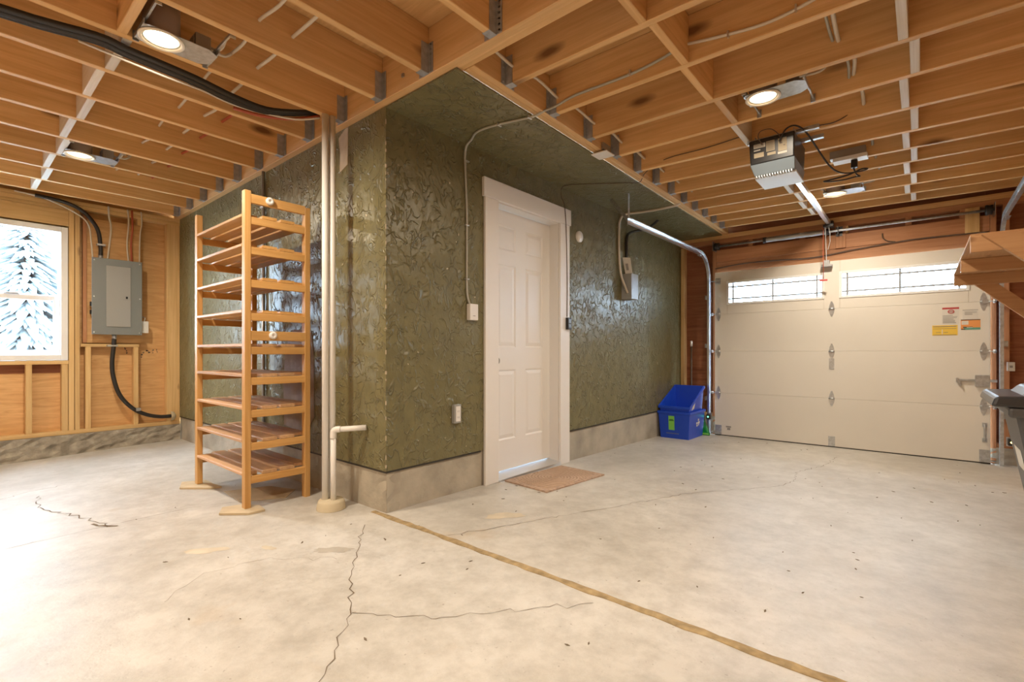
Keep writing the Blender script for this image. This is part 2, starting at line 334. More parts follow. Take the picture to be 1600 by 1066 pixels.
crack([(-1.869, 1.70), (-1.724, 2.036), (-1.454, 2.70), (-1.30, 3.12), (-1.184, 3.386), (-1.004, 3.642), (-.80, 3.95), (-.746, 4.206), (-.787, 4.572), (-.66, 5.0), (-.62, 5.55)], .0045, 3, jit=.013)
crack([(-3.36, .60), (-3.50, .58), (-3.62, .54), (-3.85, .49), (-4.05, .41), (-4.30, .40), (-4.55, .43)], .008, 4)
crack([(-3.38, .183), (-3.40, .60), (-3.41, .98), (-3.33, 1.18), (-3.20, 1.45)], .004, 5, jit=.004)
crack([(-3.36, .62), (-3.44, .55), (-3.50, .54)], .022, 6, jit=.008)
crack([(-4.45, .05), (-4.6, .22), (-4.75, .36), (-4.8, .6)], .005, 8)
crack([(-2.05, 1.18), (-2.3, .98), (-2.35, .72), (-2.2, .55)], .0022, 9)
def blot(cx, cy, rx, ry, rot, m, seed, name='floor_stain'):
    rnd = random.Random(seed); b = B(); n = 26
    b.v.append((cx, cy, fz(cx, cy)+.0008))
    for k in range(n):
        a = 2*PI*k/n; r = rnd.uniform(.75, 1.12); x, y = math.cos(a)*rx*r, math.sin(a)*ry*r
        X = cx+x*math.cos(rot)-y*math.sin(rot); Y = cy+x*math.sin(rot)+y*math.cos(rot); b.v.append((X, Y, fz(X, Y)+.0008))
    for k in range(n): b.face([0, 1+k, 1+(k+1) % n])
    return b.build(name, m, floor)
blot(-2.16, 1.22, .10, .035, .72, 'stain', 1); blot(-2.62, .82, .035, .11, -.6, 'rust', 2); blot(-2.42, 1.03, .05, .02, .3, 'rust', 3); blot(-1.85, 2.12, .13, .05, .9, 'rust', 4)
# grit and leaf crumbs: nobody could count them
b = B(); rnd = random.Random(12)
for i in range(170):
    x = rnd.uniform(-3.8, .9); y = rnd.uniform(.4, 6.0)
    if x < X0+.1 and y > 1.6: continue
    s_ = rnd.uniform(.002, .006); a = rnd.uniform(0, PI); z = fz(x, y)
    p = [(x+s_*2*math.cos(a), y+s_*2*math.sin(a)), (x-s_*.7*math.sin(a), y+s_*.7*math.cos(a)), (x-s_*2*math.cos(a), y-s_*2*math.sin(a)), (x+s_*.7*math.sin(a), y-s_*.7*math.cos(a))]
    b.prism([(q[0], q[1], z+.0005) for q in p], (0, 0, .002))
b.build('floor_grit', 'crack', floor, kind='stuff')

# ------------------------------------------------------------------ green block: walls, footings, soffit
DY0, DY1, DZ1 = 2.640, 3.455, 2.075    # door opening
b = B(); b.box(XB-.05, X0, Y0, Y0+.13, .25, 2.396)
wall_left = struct(b.build('wall_left', 'stucco'), 'olive green stucco wall behind the slatted rack')
b = B(); b.box(X0-.13, X0, Y0+.1305, DY0, .25, 2.396); b.box(X0-.13, X0, DY1, 6.31, .25, 2.396); b.box(X0-.13, X0, DY0, DY1, DZ1, 2.396)
wall_right = struct(b.build('wall_right', 'stucco'), 'olive green stucco wall around the white door')
# footing a little behind the stucco face, grid-worn edge
def footing(name, pts, nrm, z1, th, m, amp, seed, label):
    """pts: (start, end) on plan, nrm: outward normal; face subdivided and roughened"""
    rnd = random.Random(seed); a, c = Vector((*pts[0], 0)), Vector((*pts[1], 0)); nn = Vector((*nrm, 0)); L = (c-a).length; nx = max(4, int(L/.06)); nz = 6; b = B()
    for j in range(nz+1):
        for i in range(nx+1):
            p = a.lerp(c, i/nx); z0 = fz(p.x, p.y)-.02; z = z0+(z1-z0)*j/nz
            k = rnd.uniform(-amp, amp)*(1 if 0 < j else .3); q = p+nn*k; b.v.append((q.x, q.y, z))
    for j in range(nz):
        for i in range(nx): e = j*(nx+1)+i; b.face([e, e+1, e+nx+2, e+nx+1])
    n1 = len(b.v)
    for j in (0, nz):
        for i in range(nx+1):
            p = a.lerp(c, i/nx)-nn*th; z0 = fz(p.x, p.y)-.02; b.v.append((p.x, p.y, z0+(z1-z0)*j/nz))
    for i in range(nx): b.face([nz*(nx+1)+i, nz*(nx+1)+i+1, n1+nx+1+i+1, n1+nx+1+i]); b.face([n1+nx+1+i, n1+nx+1+i+1, n1+i+1, n1+i])
    b.face([0, n1, n1+nx+1, nz*(nx+1)]+[]); b.face([nx, nz*(nx+1)+nx, n1+2*nx+1, n1+nx])
    return struct(b.build(name, m), label)
footing('baseboard_left', ((XB-.03, Y0+.012), (X0-.012, Y0+.012)), (0, -1), .25, .1, 'curb', .0025, 21, 'bare concrete footing under the green wall behind the rack')
footing('baseboard_right', ((X0-.012, Y0+.0125), (X0-.012, DY0-.0)), (1, 0), .25, .1, 'curb', .0025, 22, 'bare concrete footing between block corner and white door')
footing('baseboard_right', ((X0-.012, DY1+.0), (X0-.012, 6.30)), (1, 0), .25, .1, 'curb', .0025, 23, 'bare concrete footing between white door and garage door wall')
# thin dark strip along the stucco's lower edge
b = B(); b.box(XB-.02, X0+.0, Y0+.002, Y0+.011, .238, .2505); b.box(X0-.011, X0-.002, Y0+.01, DY0-.15, .238, .2505); b.box(X0-.011, X0-.002, DY1+.15, 6.3, .238, .2505)
struct(b.build('trim_1', 'rubber'), 'dark strip under the stucco')
# plain patches on the green walls (parts of the wall)
b = B(); b.prism([(-2.915, Y0-.0005, 2.35), (-2.835, Y0-.0005, 2.39), (-2.80, Y0-.0005, 2.39), (-2.805, Y0-.0005, 2.155), (-2.90, Y0-.0005, 2.125), (-2.895, Y0-.0005, 2.25)], (0, -.0025, 0)); tag(b.build('paper_tape', 'tape', wall_left), 'torn strip of tan paper tape')
rnd = random.Random(5); pp = []
for x, z in ((-3.69, .40), (-3.36, .37), (-3.24, .50), (-3.25, .92), (-3.28, 1.10), (-3.55, 1.12), (-3.66, .98), (-3.70, .70)): pp.append((x+rnd.uniform(-.01, .01), Y0-.001, z))
B().prism(pp[::-1], (0, -.004, 0)).build('bare_plaster', 'patch', wall_left)
# chipped plaster bead on the outside corner
b = B(); rnd = random.Random(9); z = .27
while z < 2.36:
    h = rnd.uniform(.008, .03); w = rnd.uniform(.002, .006)
    b.box(X0-w, X0+.0015, Y0-.0015, Y0+w, z, z+h); z += h + rnd.uniform(.01, .16)
b.build('corner_chips', 'tape', wall_right, kind='stuff')
# soffit
sx = lambda y: -1.795 - .0175*(y-1.7)     # the ledger runs a touch out of square
b = B(); b.hexa([(X0-.02, Y0+.001, 2.386), (sx(Y0), Y0+.001, 2.386), (sx(6.3), 6.3, 2.386), (X0-.02, 6.3, 2.386)], [(X0-.02, Y0+.001, 2.3955), (sx(Y0), Y0+.001, 2.3955), (sx(6.3), 6.3, 2.3955), (X0-.02, 6.3, 2.3955)])
struct(b.build('ceiling_soffit', 'stucco'), 'green stucco soffit over the white door')

# ------------------------------------------------------------------ ceiling: deck, beam, ledger, joists, blocking
b = B(); b.box(XB-.12, XR+.1, YR-.1, 6.4, 2.642, 2.662)
ceiling = struct(b.build('ceiling', 'deck'), 'open joist ceiling with plywood deck above')
for y, z in ((1.6635, 2.397), (1.7105, 2.399)):
    board('beam', (XB-.02, y, (z+2.641)/2), (XR, y, (z+2.641)/2), .0468, 2.641-z, 'beam', ceiling)
for k in (0, 1):
    o = .018+.0365*k
    board('ledger', (sx(1.74)+o, 1.737, 2.5195), (sx(6.29)+o, 6.21, 2.5195), .036, .243, 'beam', ceiling)
board('anchor_bolt', (-2.17, 1.632, 2.47), (-2.17, 1.6395, 2.47), .02, .02, 'steel', ceiling)
def hanger_mesh(xend, s=1):
    """U-shaped joist hanger in joist coordinates, seat under the end at x = xend, joist running towards +x*s"""
    b = B(); w, t, zb = .0205, .0018, -.1205
    x1 = xend+.05*s; a, c = sorted((xend, x1))
    b.box(a, c, -w-t, -w, zb, zb+.15); b.box(a, c, w, w+t, zb, zb+.15); b.box(a, c, -w-t, w+t, zb-t, zb)
    a, c = sorted((xend, xend+t*s))
    for sg in (-1, 1):
        y0, y1 = sorted((sg*w, sg*(w+.034))); b.box(a, c, y0, y1, zb+.0, zb+.155)
        for k in range(6): zz = zb+.012+.026*k; b.box(min(a, c)-.0, max(a, c)+.0035, y0+.01, y1-.012, zz, zz+.008)
    me = bpy.data.meshes.new('joist_hanger'); me.from_pydata(b.v, [], b.f); me.materials.append(M['hanger']); me.update(); return me
LX = [-6.045, -5.64, -5.25, -4.835, -4.43, -4.01, -3.615, -3.20, -2.788, -2.382, -1.975, -1.50, -1.08, -.67, -.26, .15, .56, .97]
LJ = []; hmL = None
for x in LX:
    o = board('joist', (x, YR+.02, ZJ+.1205), (x, 1.638, ZJ+.1205), .038, .241, 'joist', ceiling); LJ.append(o)
    if hmL is None: hmL = hanger_mesh((1.638-YR-.02)/2, -1)
    h = bpy.data.objects.new('joist_hanger', hmL); COL.objects.link(h); h.parent = o
RJ = [(2.0, 2.03), (2.42, 2.455), (2.855, 2.90), (3.24, 3.285), (3.62, 3.72), (3.99, 4.11), (4.335, 4.455), (4.66, 4.77), (4.97, 5.09), (5.285, 5.415), (5.59, 5.72), (5.895, 6.02)]
hm = {}
def ry(k, x): a, c = RJ[k]; return a+(c-a)*(x+1.75)/1.70
for k in range(len(RJ)):
    xa = sx(RJ[k][0])+.0745; xb = XR-.02
    pa, pb = Vector((xa, ry(k, xa), ZJ+.1205)), Vector((xb, ry(k, xb), ZJ+.1205)); L = (pb-pa).length
    o = board('joist', pa, pb, .038, .241, 'joist', ceiling); L = round(L, 3)
    if L not in hm: hm[L] = hanger_mesh(-L/2, 1)
    h = bpy.data.objects.new('joist_hanger', hm[L]); COL.objects.link(h); h.parent = o
def blk(p0, p1, m='joist', h=.236): return board('blocking', (p0[0], p0[1], ZJ+h/2+.001), (p1[0], p1[1], ZJ+h/2+.001), .038, h, m, ceiling)
ys = [1.737] + [None]*0
prev = lambda k, x: 1.737 if k == 0 else ry(k-1, x)+.0195
for k in range(len(RJ)):                                            # two rows of blocking in the garage bays
    x = -.925+.012*((k % 2)*2-1)+.004*k; m = 'joist' if k < 4 else 'pale'
    if k not in (): blk((x, prev(k, x)), (x, ry(k, x)-.0195), m)
    x = -.035+.022*((k % 2)*2-1)-.004*k
    if k > 0: blk((x, prev(k, x)), (x, ry(k, x)-.0195), 'pale')
for k in range(len(LX)-1):                                          # one row in the side bays
    y = .545+.014*((k % 2)*2-1); m = 'pale' if LX[k] < -3.0 else 'joist'
    blk((LX[k]+.0195, y), (LX[k+1]-.0195, y), m)
# ------------------------------------------------------------------ window wall
XS = -6.27
WY0, WY1, WZ0, WZ1 = -.16, .782, .872, 2.132
b = B(); b.box(XS-.02, XS, WY1, Y0+.1, -.1, 2.64); b.box(XS-.02, XS, YR-.1, WY0, -.1, 2.64); b.box(XS-.02, XS, WY0, WY1, -.1, WZ0); b.box(XS-.02, XS, WY0, WY1, WZ1, 2.64)
wall_back = bpy.data.objects.new('wall_back', None); COL.objects.link(wall_back); put(wall_back, Vector((XS, .5, 0)), None); struct(wall_back, 'timber framed plywood wall with window and electrical panel')
def sheet(y0, y1, z0, z1): 
    o = board('plywood_sheet', (XS-.009, y0, (z0+z1)/2), (XS-.009, y1, (z0+z1)/2), .018, z1-z0, 'ply', wall_back, ch=.001); return o
sheet(WY1, Y0+.1, 1.30, 2.64); sheet(WY1, Y0+.1, -.1, 1.3005); sheet(YR, WY0, 1.30, 2.64); sheet(YR, WY0, -.1, 1.3005); sheet(WY0-.001, WY1+.001, -.1, .755); board('shaded_sheathing', (XS-.009, WY0-.001, .8125), (XS-.009, WY1+.001, .8125), .018, .118, 'redply', wall_back, ch=.001); sheet(WY0-.001, WY1+.001, WZ1-.01, 2.64)  # dark wood band under the sill, its shade put into the colour
b = B(); b.box(XS, XS+.02, WY0, WY1, .765, .835); 
def vstud(y, z0, z1, w=.038, m='stud', d=.088, name='stud'): return board(name, (XB-d/2, y, z0), (XB-d/2, y, z1), w, d, m, wall_back)
def hplate(y0, y1, z0, h=.038, m='stud', d=.088, name='plate', x=None): x = XB-d/2 if x is None else x; return board(name, (x, y0, z0+h/2), (x, y1, z0+h/2), d, h, m, wall_back)
PT = .205
hplate(YR, Y0-.001, PT-.038, name='bottom_plate')
hplate(YR, Y0-.001, 2.325, name='top_plate'); hplate(YR, Y0-.001, 2.365, .034, name='top_plate')
vstud(.804, PT, 2.325, .040); vstud(.846, PT, 2.325, .036)
vstud(.757, PT, .835, .046)                      # jack under the sill
vstud(.515, PT, .835, .042, name='cripple_stud'); vstud(.10, PT, .835, .042, name='cripple_stud')
vstud(-.182, PT, 2.325, .04); vstud(-.6, PT, 2.325); vstud(-1.0, PT, 2.325); vstud(-1.42, PT, 2.325); vstud(-1.83, PT, 2.325); vstud(-2.24, PT, 2.325)
hplate(WY0-.0, WY1, .836, .035, name='window_sill_plate')
hplate(WY0-.0, WY1, WZ1+.012, .15, name='header', d=.085); hplate(WY0, WY1, 2.296, .027, name='header', d=.085)
vstud(.925, PT, 1.0, .042); vstud(1.300, PT, 1.0, .040)
hplate(.868, 1.325, 1.001, .03, name='nailer')
vstud(1.625, PT, 2.325, .12, name='corner_post')
o = board('mounting_board', (XB-.03, .90, 1.65), (XB-.03, 1.345, 1.65), .018, 1.22, 'ply', wall_back, ch=.001)
vstud(.90, 1.04, 2.325, .03, 'redwood', d=.05); vstud(1.33, 2.262, 2.325, .04)
for y, z, w, h in ((1.245, .97, .018, .035), (1.248, .915, .03, .02), (1.38, .935, .012, .03), (1.41, .93, .014, .03), (1.44, .925, .012, .03), (1.50, .93, .016, .03), (1.37, .88, .02, .02)):
    pass
b = B(); rnd = random.Random(3)
for y, z in ((1.225, .985), (1.232, .945), (1.36, .905), (1.372, .945), (1.40, .945), (1.425, .95), (1.455, .95), (1.50, .955)):     # faded stamp on the sheathing
    for k in range(3): yy = y+rnd.uniform(-.008, .008); zz = z+rnd.uniform(-.014, .014); b.box(XS+.0005, XS+.0012, yy, yy+rnd.uniform(.004, .014), zz, zz+rnd.uniform(.004, .016))
tag(b.build('grade_stamp', 'inkdark', wall_back), 'faded dark grade stamp')
footing('baseboard_back', ((XB+.02, YR), (XB+.02, Y0-.0)), (1, 0), PT-.0385, .12, 'curbrough', .012, 31, 'rough concrete curb under the window wall')
# window
w1 = bpy.data.objects.new('window_1', None); COL.objects.link(w1); put(w1, Vector((XB-.05, .31, WZ0)), None); struct(w1, 'white vinyl hung window beside the electrical panel')
def frame(name, x0, x1, y0, y1, z0, z1, t, m, parent, tb=None):
    tb = tb or t; b = B(); b.box(x0, x1, y0, y0+t, z0, z1); b.box(x0, x1, y1-t, y1, z0, z1); b.box(x0, x1, y0+t, y1-t, z0, z0+tb); b.box(x0, x1, y0+t, y1-t, z1-t, z1)
    return b.build(name, m, parent, bevel=.003)
frame('window_frame', XS-.03, XB+.008, WY0+.004, WY1-.004, WZ0+.002, WZ1-.004, .05, 'vinyl', w1)
us = frame('sash', XS-.015, XS+.015, WY0+.054, WY1-.054, 1.455, WZ1-.054, .012, 'vinyl', w1, .03)
ls = frame('sash', XS+.018, XS+.05, WY0+.054, WY1-.054, WZ0+.052, 1.475, .045, 'vinyl', w1)
B().box(XS-.002, XS+.002, WY0+.066, WY1-.066, 1.485, WZ1-.066).build('pane', 'glass', us)
B().box(XS+.032, XS+.036, WY0+.099, WY1-.099, WZ0+.097, 1.43).build('pane', 'glass', ls)
b = B(); b.box(XS+.052, XS+.066, .37, .45, 1.476, 1.49); b.box(XS+.02, XS+.05, .36, .46, 1.4755, 1.484); b.build('latch', 'galv', ls, bevel=.002)

# ------------------------------------------------------------------ garage-door wall
wall_front = bpy.data.objects.new('wall_front', None); COL.objects.link(wall_front); put(wall_front, Vector((-.7, YF, 0)), None); struct(wall_front, 'red-brown timber framed wall around the garage door')
GX0, GX1, GZ0, GZ1 = -1.945, .478, -.072, 1.925
def fsheet(x0, x1, z0, z1): return board('plywood_sheet', (x0, 6.31, (z0+z1)/2), (x1, 6.31, (z0+z1)/2), .018, z1-z0, 'redply', wall_front, ch=.001)
def fstud(x, z0, z1, w=.038, m='redwood', y=YF+.043, d=.085, name='stud'): return board(name, (x, y, z0), (x, y, z1), d, w, m, wall_front)
def fplate(x0, x1, z0, h, m='redwood', y=YF+.043, d=.085, name='plate'): return board(name, (x0, y, z0+h/2), (x1, y, z0+h/2), d, h, m, wall_front)
for z0, z1 in ((-.12, .9005), (.9, 1.6605), (1.66, 2.64)):
    fsheet(X0-.1, GX0+.025, z0, z1); fsheet(GX1-.025, XR+.05, z0, z1)
fsheet(GX0+.026, GX1-.026, 1.895, 2.64)
fstud(X0+.032, .19, 2.29, .05, 'stud'); fstud(GX0-.022, -.07, 2.29, .042); fstud(GX1+.022, -.07, 2.29, .042); fstud(GX1+.105, .12, 2.29, .045); fstud(1.0, .12, 2.29)
fplate(X0+.002, GX0-.045, .15, .038, name='bottom_plate', m='stud'); fplate(GX1+.045, XR, .08, .038, name='bottom_plate')
fplate(GX0+.002, GX1-.002, 1.927, .13, name='header_board', d=.08); fplate(GX0+.002, GX1-.002, 2.06, .15, name='header_board', d=.085, m='redwood')
for x in (-1.55, -1.02, -.62, -.10, .30): fstud(x, 2.212, 2.29, .05, 'redwood' if x != -.62 else 'stud')
fplate(X0+.002, XR, 2.291, .052, name='top_plate', m='redwood'); fplate(X0+.002, XR, 2.345, .052, name='top_plate', m='beam')
fstud(.36, 2.06, 2.291, .10, 'stud', y=YF-.012, d=.022, name='nailer')
fstud(-.66, 2.06, 2.291, .09, 'redwood', y=YF-.012, d=.022, name='nailer')
footing('baseboard_front', ((X0+.0, YF+.0), (GX0-.0, YF+.0)), (0, -1), .149, .1, 'curb', .003, 41, 'concrete footing at the left of the garage door')
footing('baseboard_front', ((GX1+.0, YF+.0), (XR, YF+.0)), (0, -1), .079, .1, 'curb', .003, 42, 'concrete footing at the right of the garage door')
# walls beside and behind the camera close the room
b = B(); b.box(XR, XR+.02, YR-.1, 6.4, -.15, 2.64); struct(b.build('wall_side', 'ply'), 'bare plywood wall carrying the wooden shelf')
b = B(); b.box(XB-.12, XR+.1, YR-.02, YR, -.15, 2.64); struct(b.build('wall_rear', 'ply'), 'bare plywood wall at the back of the garage')
for k in range(9): pass

# ------------------------------------------------------------------ house door
d1 = bpy.data.objects.new('door_1', None); COL.objects.link(d1); put(d1, Vector((X0-.1, 3.05, 0)), None); struct(d1, 'white six-panel house door in white casing')
XD = -2.490
b = B(); b.box(XD-.04, XD-.008, DY0+.012, DY1-.012, .028, 2.055)
cols = ((2.755, 2.985), (3.11, 3.345)); rows = ((.265, .812), (.988, 1.635), (1.75, 1.94))
b.box(XD-.008, XD, DY0+.012, cols[0][0], .028, 2.055); b.box(XD-.008, XD, cols[0][1], cols[1][0], .028, 2.055); b.box(XD-.008, XD, cols[1][1], DY1-.012, .028, 2.055)
for c0, c1 in cols:
    zz = [.028]+[z for r in rows for z in r]+[2.055]
    for i in range(0, len(zz), 2): b.box(XD-.008, XD, c0, c1, zz[i], zz[i+1])
slab = b.build('door_slab', 'doorwhite', d1)
for c0, c1 in cols:
    for z0, z1 in rows:
        i, j = .012, .04
        b = B(); x = XD-.0079
        for (ya, yb, za, zb, xx) in (): pass
        o4 = lambda e, xx: [(xx, c0+e, z0+e), (xx, c1-e, z0+e), (xx, c1-e, z1-e), (xx, c0+e, z1-e)]
        V = o4(.0, XD-.001)+o4(i, XD-.0075)+o4(j, XD-.001); b.v += V
        for r in (0, 4):
            for k in range(4): b.face([r+k, r+(k+1) % 4, r+4+(k+1) % 4, r+4+k])
        b.face([8, 9, 10, 11]); b.build('door_panel', 'doorwhite', slab)
b = B(); b.lathe((XD, 2.705, .885), [(0, .001), (.030, .001), (.031, .006), (.014, .010), (.012, .028), (.027, .036), (.030, .046), (.027, .056), (.0, .062)], 'x', 20); tag(b.build('door_knob', 'brass', slab), 'small satin nickel knob')
b = B(); b.box(X0-.13, X0-.001, DY0-.005, DY0+.008, -.005, DZ1); b.box(X0-.13, X0-.001, DY1-.008, DY1+.005, -.005, DZ1); b.box(X0-.13, X0-.001, DY0+.008, DY1-.008, DZ1-.016, DZ1)
b.box(XD-.03, XD-.0, DY1-.012, DY1-.008, .02, 2.06); b.build('door_jamb', 'white', d1)
XC = X0+.022
B().box(X0+.0005, XC, 2.512, 2.655, fz(0, 2.6)+.001, 2.066).build('casing', 'white', d1, bevel=.003)
B().box(X0+.0005, XC, 3.452, 3.594, fz(0, 3.55)+.001, 2.066).build('casing', 'white', d1, bevel=.003)
B().box(X0+.0005, XC+.004, 2.495, 3.612, 2.067, 2.205).build('head_casing', 'white', d1, bevel=.003)
b = B(); b.hexa([(XD-.04, 2.656, -.03), (X0+.028, 2.656, -.03), (X0+.028, 3.451, -.03), (XD-.04, 3.451, -.03)], [(XD-.04, 2.656, .024), (X0+.028, 2.656, .006), (X0+.028, 3.451, .006), (XD-.04, 3.451, .024)]); tag(b.build('threshold', 'alum', d1, bevel=.003), 'scuffed pale metal threshold')
# garage door
d2 = bpy.data.objects.new('door_2', None); COL.objects.link(d2); put(d2, Vector((-.73, 6.16, GZ0)), None); struct(d2, 'cream sectional garage door with two long windows')
YD0, YD1 = 6.165, 6.205
zs = [GZ0+.012, .452, .957, 1.412, GZ1]
WX = ((-1.80, -.806), (-.662, .335)); WZ = (1.528, 1.80)
panels = []
for i in range(4):
    z0, z1 = zs[i]+.0002, zs[i+1]-.0002; b = B()
    if i < 3: b.box(GX0-.0, GX1, YD0, YD1, z0, z1); b.box(GX0+.01, GX1-.01, YD0+.015, YD1-.01, z1-.01, z1+.012)
    else:
        xs = [GX0, WX[0][0], WX[0][1], WX[1][0], WX[1][1], GX1]
        for k in (0, 2, 4): b.box(xs[k], xs[k+1], YD0, YD1, z0, z1)
        for k in (1, 3): b.box(xs[k], xs[k+1], YD0, YD1, z0, WZ[0]); b.box(xs[k], xs[k+1], YD0, YD1, WZ[1], z1)
    panels.append(b.build('panel', 'garage', d2, bevel=.004))
for x0, x1 in WX:                                                    # windows with a prairie grille
    b = B(); t = .020; y0, y1 = YD0-.008, YD1+.004
    b.box(x0-.006, x0+t, y0, y1, WZ[0]-.006, WZ[1]+.006); b.box(x1-t, x1+.006, y0, y1, WZ[0]-.006, WZ[1]+.006); b.box(x0+t, x1-t, y0, y1, WZ[0]-.006, WZ[0]+t); b.box(x0+t, x1-t, y0, y1, WZ[1]-t, WZ[1]+.006)
    tag(b.build('window_frame', 'vinyl', panels[3], bevel=.003), 'white window surround')
    b = B(); xm = (x0+x1)/2; g = .0095; yg = (YD0+.006, YD0+.012)
    for x in (x0+.065, xm, x1-.065): b.box(x-g, x+g, *yg, WZ[0]+t, WZ[1]-t)
    for z in (WZ[0]+.065, WZ[1]-.065): b.box(x0+t, x1-t, yg[0]+.0005, yg[1]+.0005, z-g, z+g)
    b.build('window_grille', 'grille', panels[3])
    B().box(x0+t-.004, x1-t+.004, YD0+.016, YD0+.020, WZ[0]+t-.004, WZ[1]-t+.004).build('pane', 'glass', panels[3])
B().box(GX0, GX1, YD0+.004, YD1-.004, GZ0-.018, GZ0+.012).build('bottom_seal', 'rubber', d2)
def hinge(x, z, parent, roller=0, strut=False):
    b = B(); y = YD0; w = .026
    for sg in (1, -1):                                              # two pointed leaves
        P = [(x-w, y, z+sg*.004), (x+w, y, z+sg*.004), (x+w*.75, y, z+sg*.045), (x+.005, y, z+sg*.082), (x-.005, y, z+sg*.082), (x-w*.75, y, z+sg*.045)]
        if sg > 0: P = P[::-1]
        b.prism(P, (0, -.003, 0))
    b.tube([(x-w, y-.008, z), (x+w, y-.008, z)], .009, 8)
    if strut: b.box(x-w*.9, x+w*.9, y-.006, y, z-.19, z-.075)
    if roller: b.tube([(x+roller*.015, y-.02, z), (x+roller*.085, y-.02, z)], .006, 6); b.tube([(x+roller*.062, y-.02, z), (x+roller*.08, y-.02, z)], .018, 12); b.box(min(x, x+roller*.02)-.012, max(x, x+roller*.02)+.012, y-.026, y, z-.016, z+.016)
    b.build('hinge', 'galv', parent)
for i, z in enumerate((zs[1], zs[2], zs[3])):
    hinge(GX0+.045, z, panels[i], -1); hinge(-.735, z, panels[i], 0, i == 1); hinge(GX1-.045, z, panels[i], 1)
for x, sg in ((GX0+.04, -1), (GX1-.04, 1)):
    b = B(); b.box(x-.03, x+.03, YD0-.03, YD0, 1.795, 1.80); b.box(x-.03, x+.03, YD0-.03, YD0, 1.835, 1.84); b.box(x-.03, x+.03, YD0-.004, YD0, 1.78, 1.855); b.tube([(x-.02*sg, YD0-.02, 1.818), (x+.075*sg, YD0-.02, 1.818)], .007, 8); b.build('top_roller_bracket', 'galv', panels[3])
    b = B(); b.box(x-.035, x+.04, YD0-.004, YD0, GZ0+.014, GZ0+.13); b.tube([(x, YD0-.02, GZ0+.035), (x+.075*sg, YD0-.02, GZ0+.035)], .007, 8); b.box(x-.03, x+.03, YD0-.03, YD0, GZ0+.02, GZ0+.05); b.build('bottom_bracket', 'galv', panels[0])
B().box(-.765, -.705, YD0-.004, YD0, GZ0+.014, GZ0+.12).build('centre_stile_plate', 'galv', panels[0])
b = B(); b.box(GX0+.13, GX0+.19, YD0-.0015, YD0, .035, .052); b.box(GX0+.145, GX0+.18, YD0-.0015, YD0, .005, .03); b.build('maker_mark', 'ink', panels[0])
b = B(); b.box(.375, .47, YD0-.028, YD0, .635, .74); b.box(.26, .40, YD0-.022, YD0-.008, .682, .70); b.box(.245, .262, YD0-.03, YD0-.006, .67, .71); b.hexa([(.27, YD0-.028, .635), (.285, YD0-.028, .635), (.285, YD0-.02, .635), (.27, YD0-.02, .635)], [(.255, YD0-.028, .69), (.275, YD0-.028, .69), (.275, YD0-.02, .69), (.255, YD0-.02, .69)]); b.box(.45, .52, YD0-.02, YD0-.01, .676, .70); b.build('slide_lock', 'galv', panels[1], bevel=.002)
b = B(); b.tube([(.44, YD0-.001, .285), (.44, YD0-.028, .278), (.44, YD0-.034, .24), (.44, YD0-.034, .19), (.44, YD0-.028, .152), (.44, YD0-.001, .145)], .009, 8, sub=4); b.box(.423, .457, YD0-.004, YD0, .265, .305); b.box(.423, .457, YD0-.004, YD0, .125, .165); b.build('lift_handle', 'galv', panels[0])
# stickers on the second section from the top
def sticker(name, mats, rects, label):
    b = B()
    for k, (m, x0, x1, z0, z1) in enumerate(rects): b.use(mats.index(m)); b.box(x0, x1, YD0-.0008-.0003*k, YD0-.0001, z0, z1)
    tag(b.build(name, mats, panels[2]), label)
def lines(m, x0, x1, z0, z1, n, seed): 
    r = random.Random(seed); h = (z1-z0)/n; return [(m, x0, x0+(x1-x0)*r.uniform(.6, 1), z1-h*(i+.75), z1-h*(i+.35)) for i in range(n)]
R = [('label', .15, .268, 1.215, 1.365), ('red', .15, .268, 1.355, 1.372)] + lines('ink', .153, .262, 1.222, 1.302, 7, 1)
sticker('warning_sticker', ['label', 'red', 'ink'], R, 'white warning sticker with a red band and a red prohibition ring')
b = B(); 
for k in range(20):
    a0, a1 = 2*PI*k/20, 2*PI*(k+1)/20; c = (.212, 1.332)
    q = lambda a, r: (c[0]+r*1.25*math.cos(a), YD0-.0035, c[1]+r*math.sin(a)); n = len(b.v); b.v += [q(a0, .013), q(a1, .013), q(a1, .019), q(a0, .019)]; b.face([n, n+1, n+2, n+3])
b.box(.198, .226, YD0-.0036, YD0-.003, 1.330, 1.335); b.build('prohibition_ring', 'red', panels[2])
sticker('warning_sticker', ['label', 'ink'], [('label', .292, .398, 1.255, 1.347), ('ink', .292, .396, 1.338, 1.343)] + lines('ink', .306, .39, 1.295, 1.33, 4, 2), 'pale sticker with grey lines of small print')
sticker('caution_sticker', ['orange', 'label', 'inkdark', 'teal'], [('orange', .28, .412, 1.158, 1.252), ('label', .285, .332, 1.205, 1.24), ('inkdark', .28, .412, 1.246, 1.253), ('teal', .30, .412, 1.158, 1.178), ('inkdark', .295, .36, 1.176, 1.186), ('label', .32, .36, 1.176, 1.181), ('inkdark', .282, .31, 1.16, 1.168)], 'orange and teal picture sticker')
sticker('notice_sticker', ['yellow', 'labeltan', 'label'], [('yellow', .078, .258, 1.108, 1.205), ('labeltan', .085, .25, 1.188, 1.196), ('labeltan', .085, .25, 1.170, 1.174), ('label', .147, .153, 1.12, 1.165), ('labeltan', .105, .14, 1.135, 1.139), ('labeltan', .16, .19, 1.135, 1.139), ('labeltan', .085, .25, 1.112, 1.116)], 'yellow notice sticker')

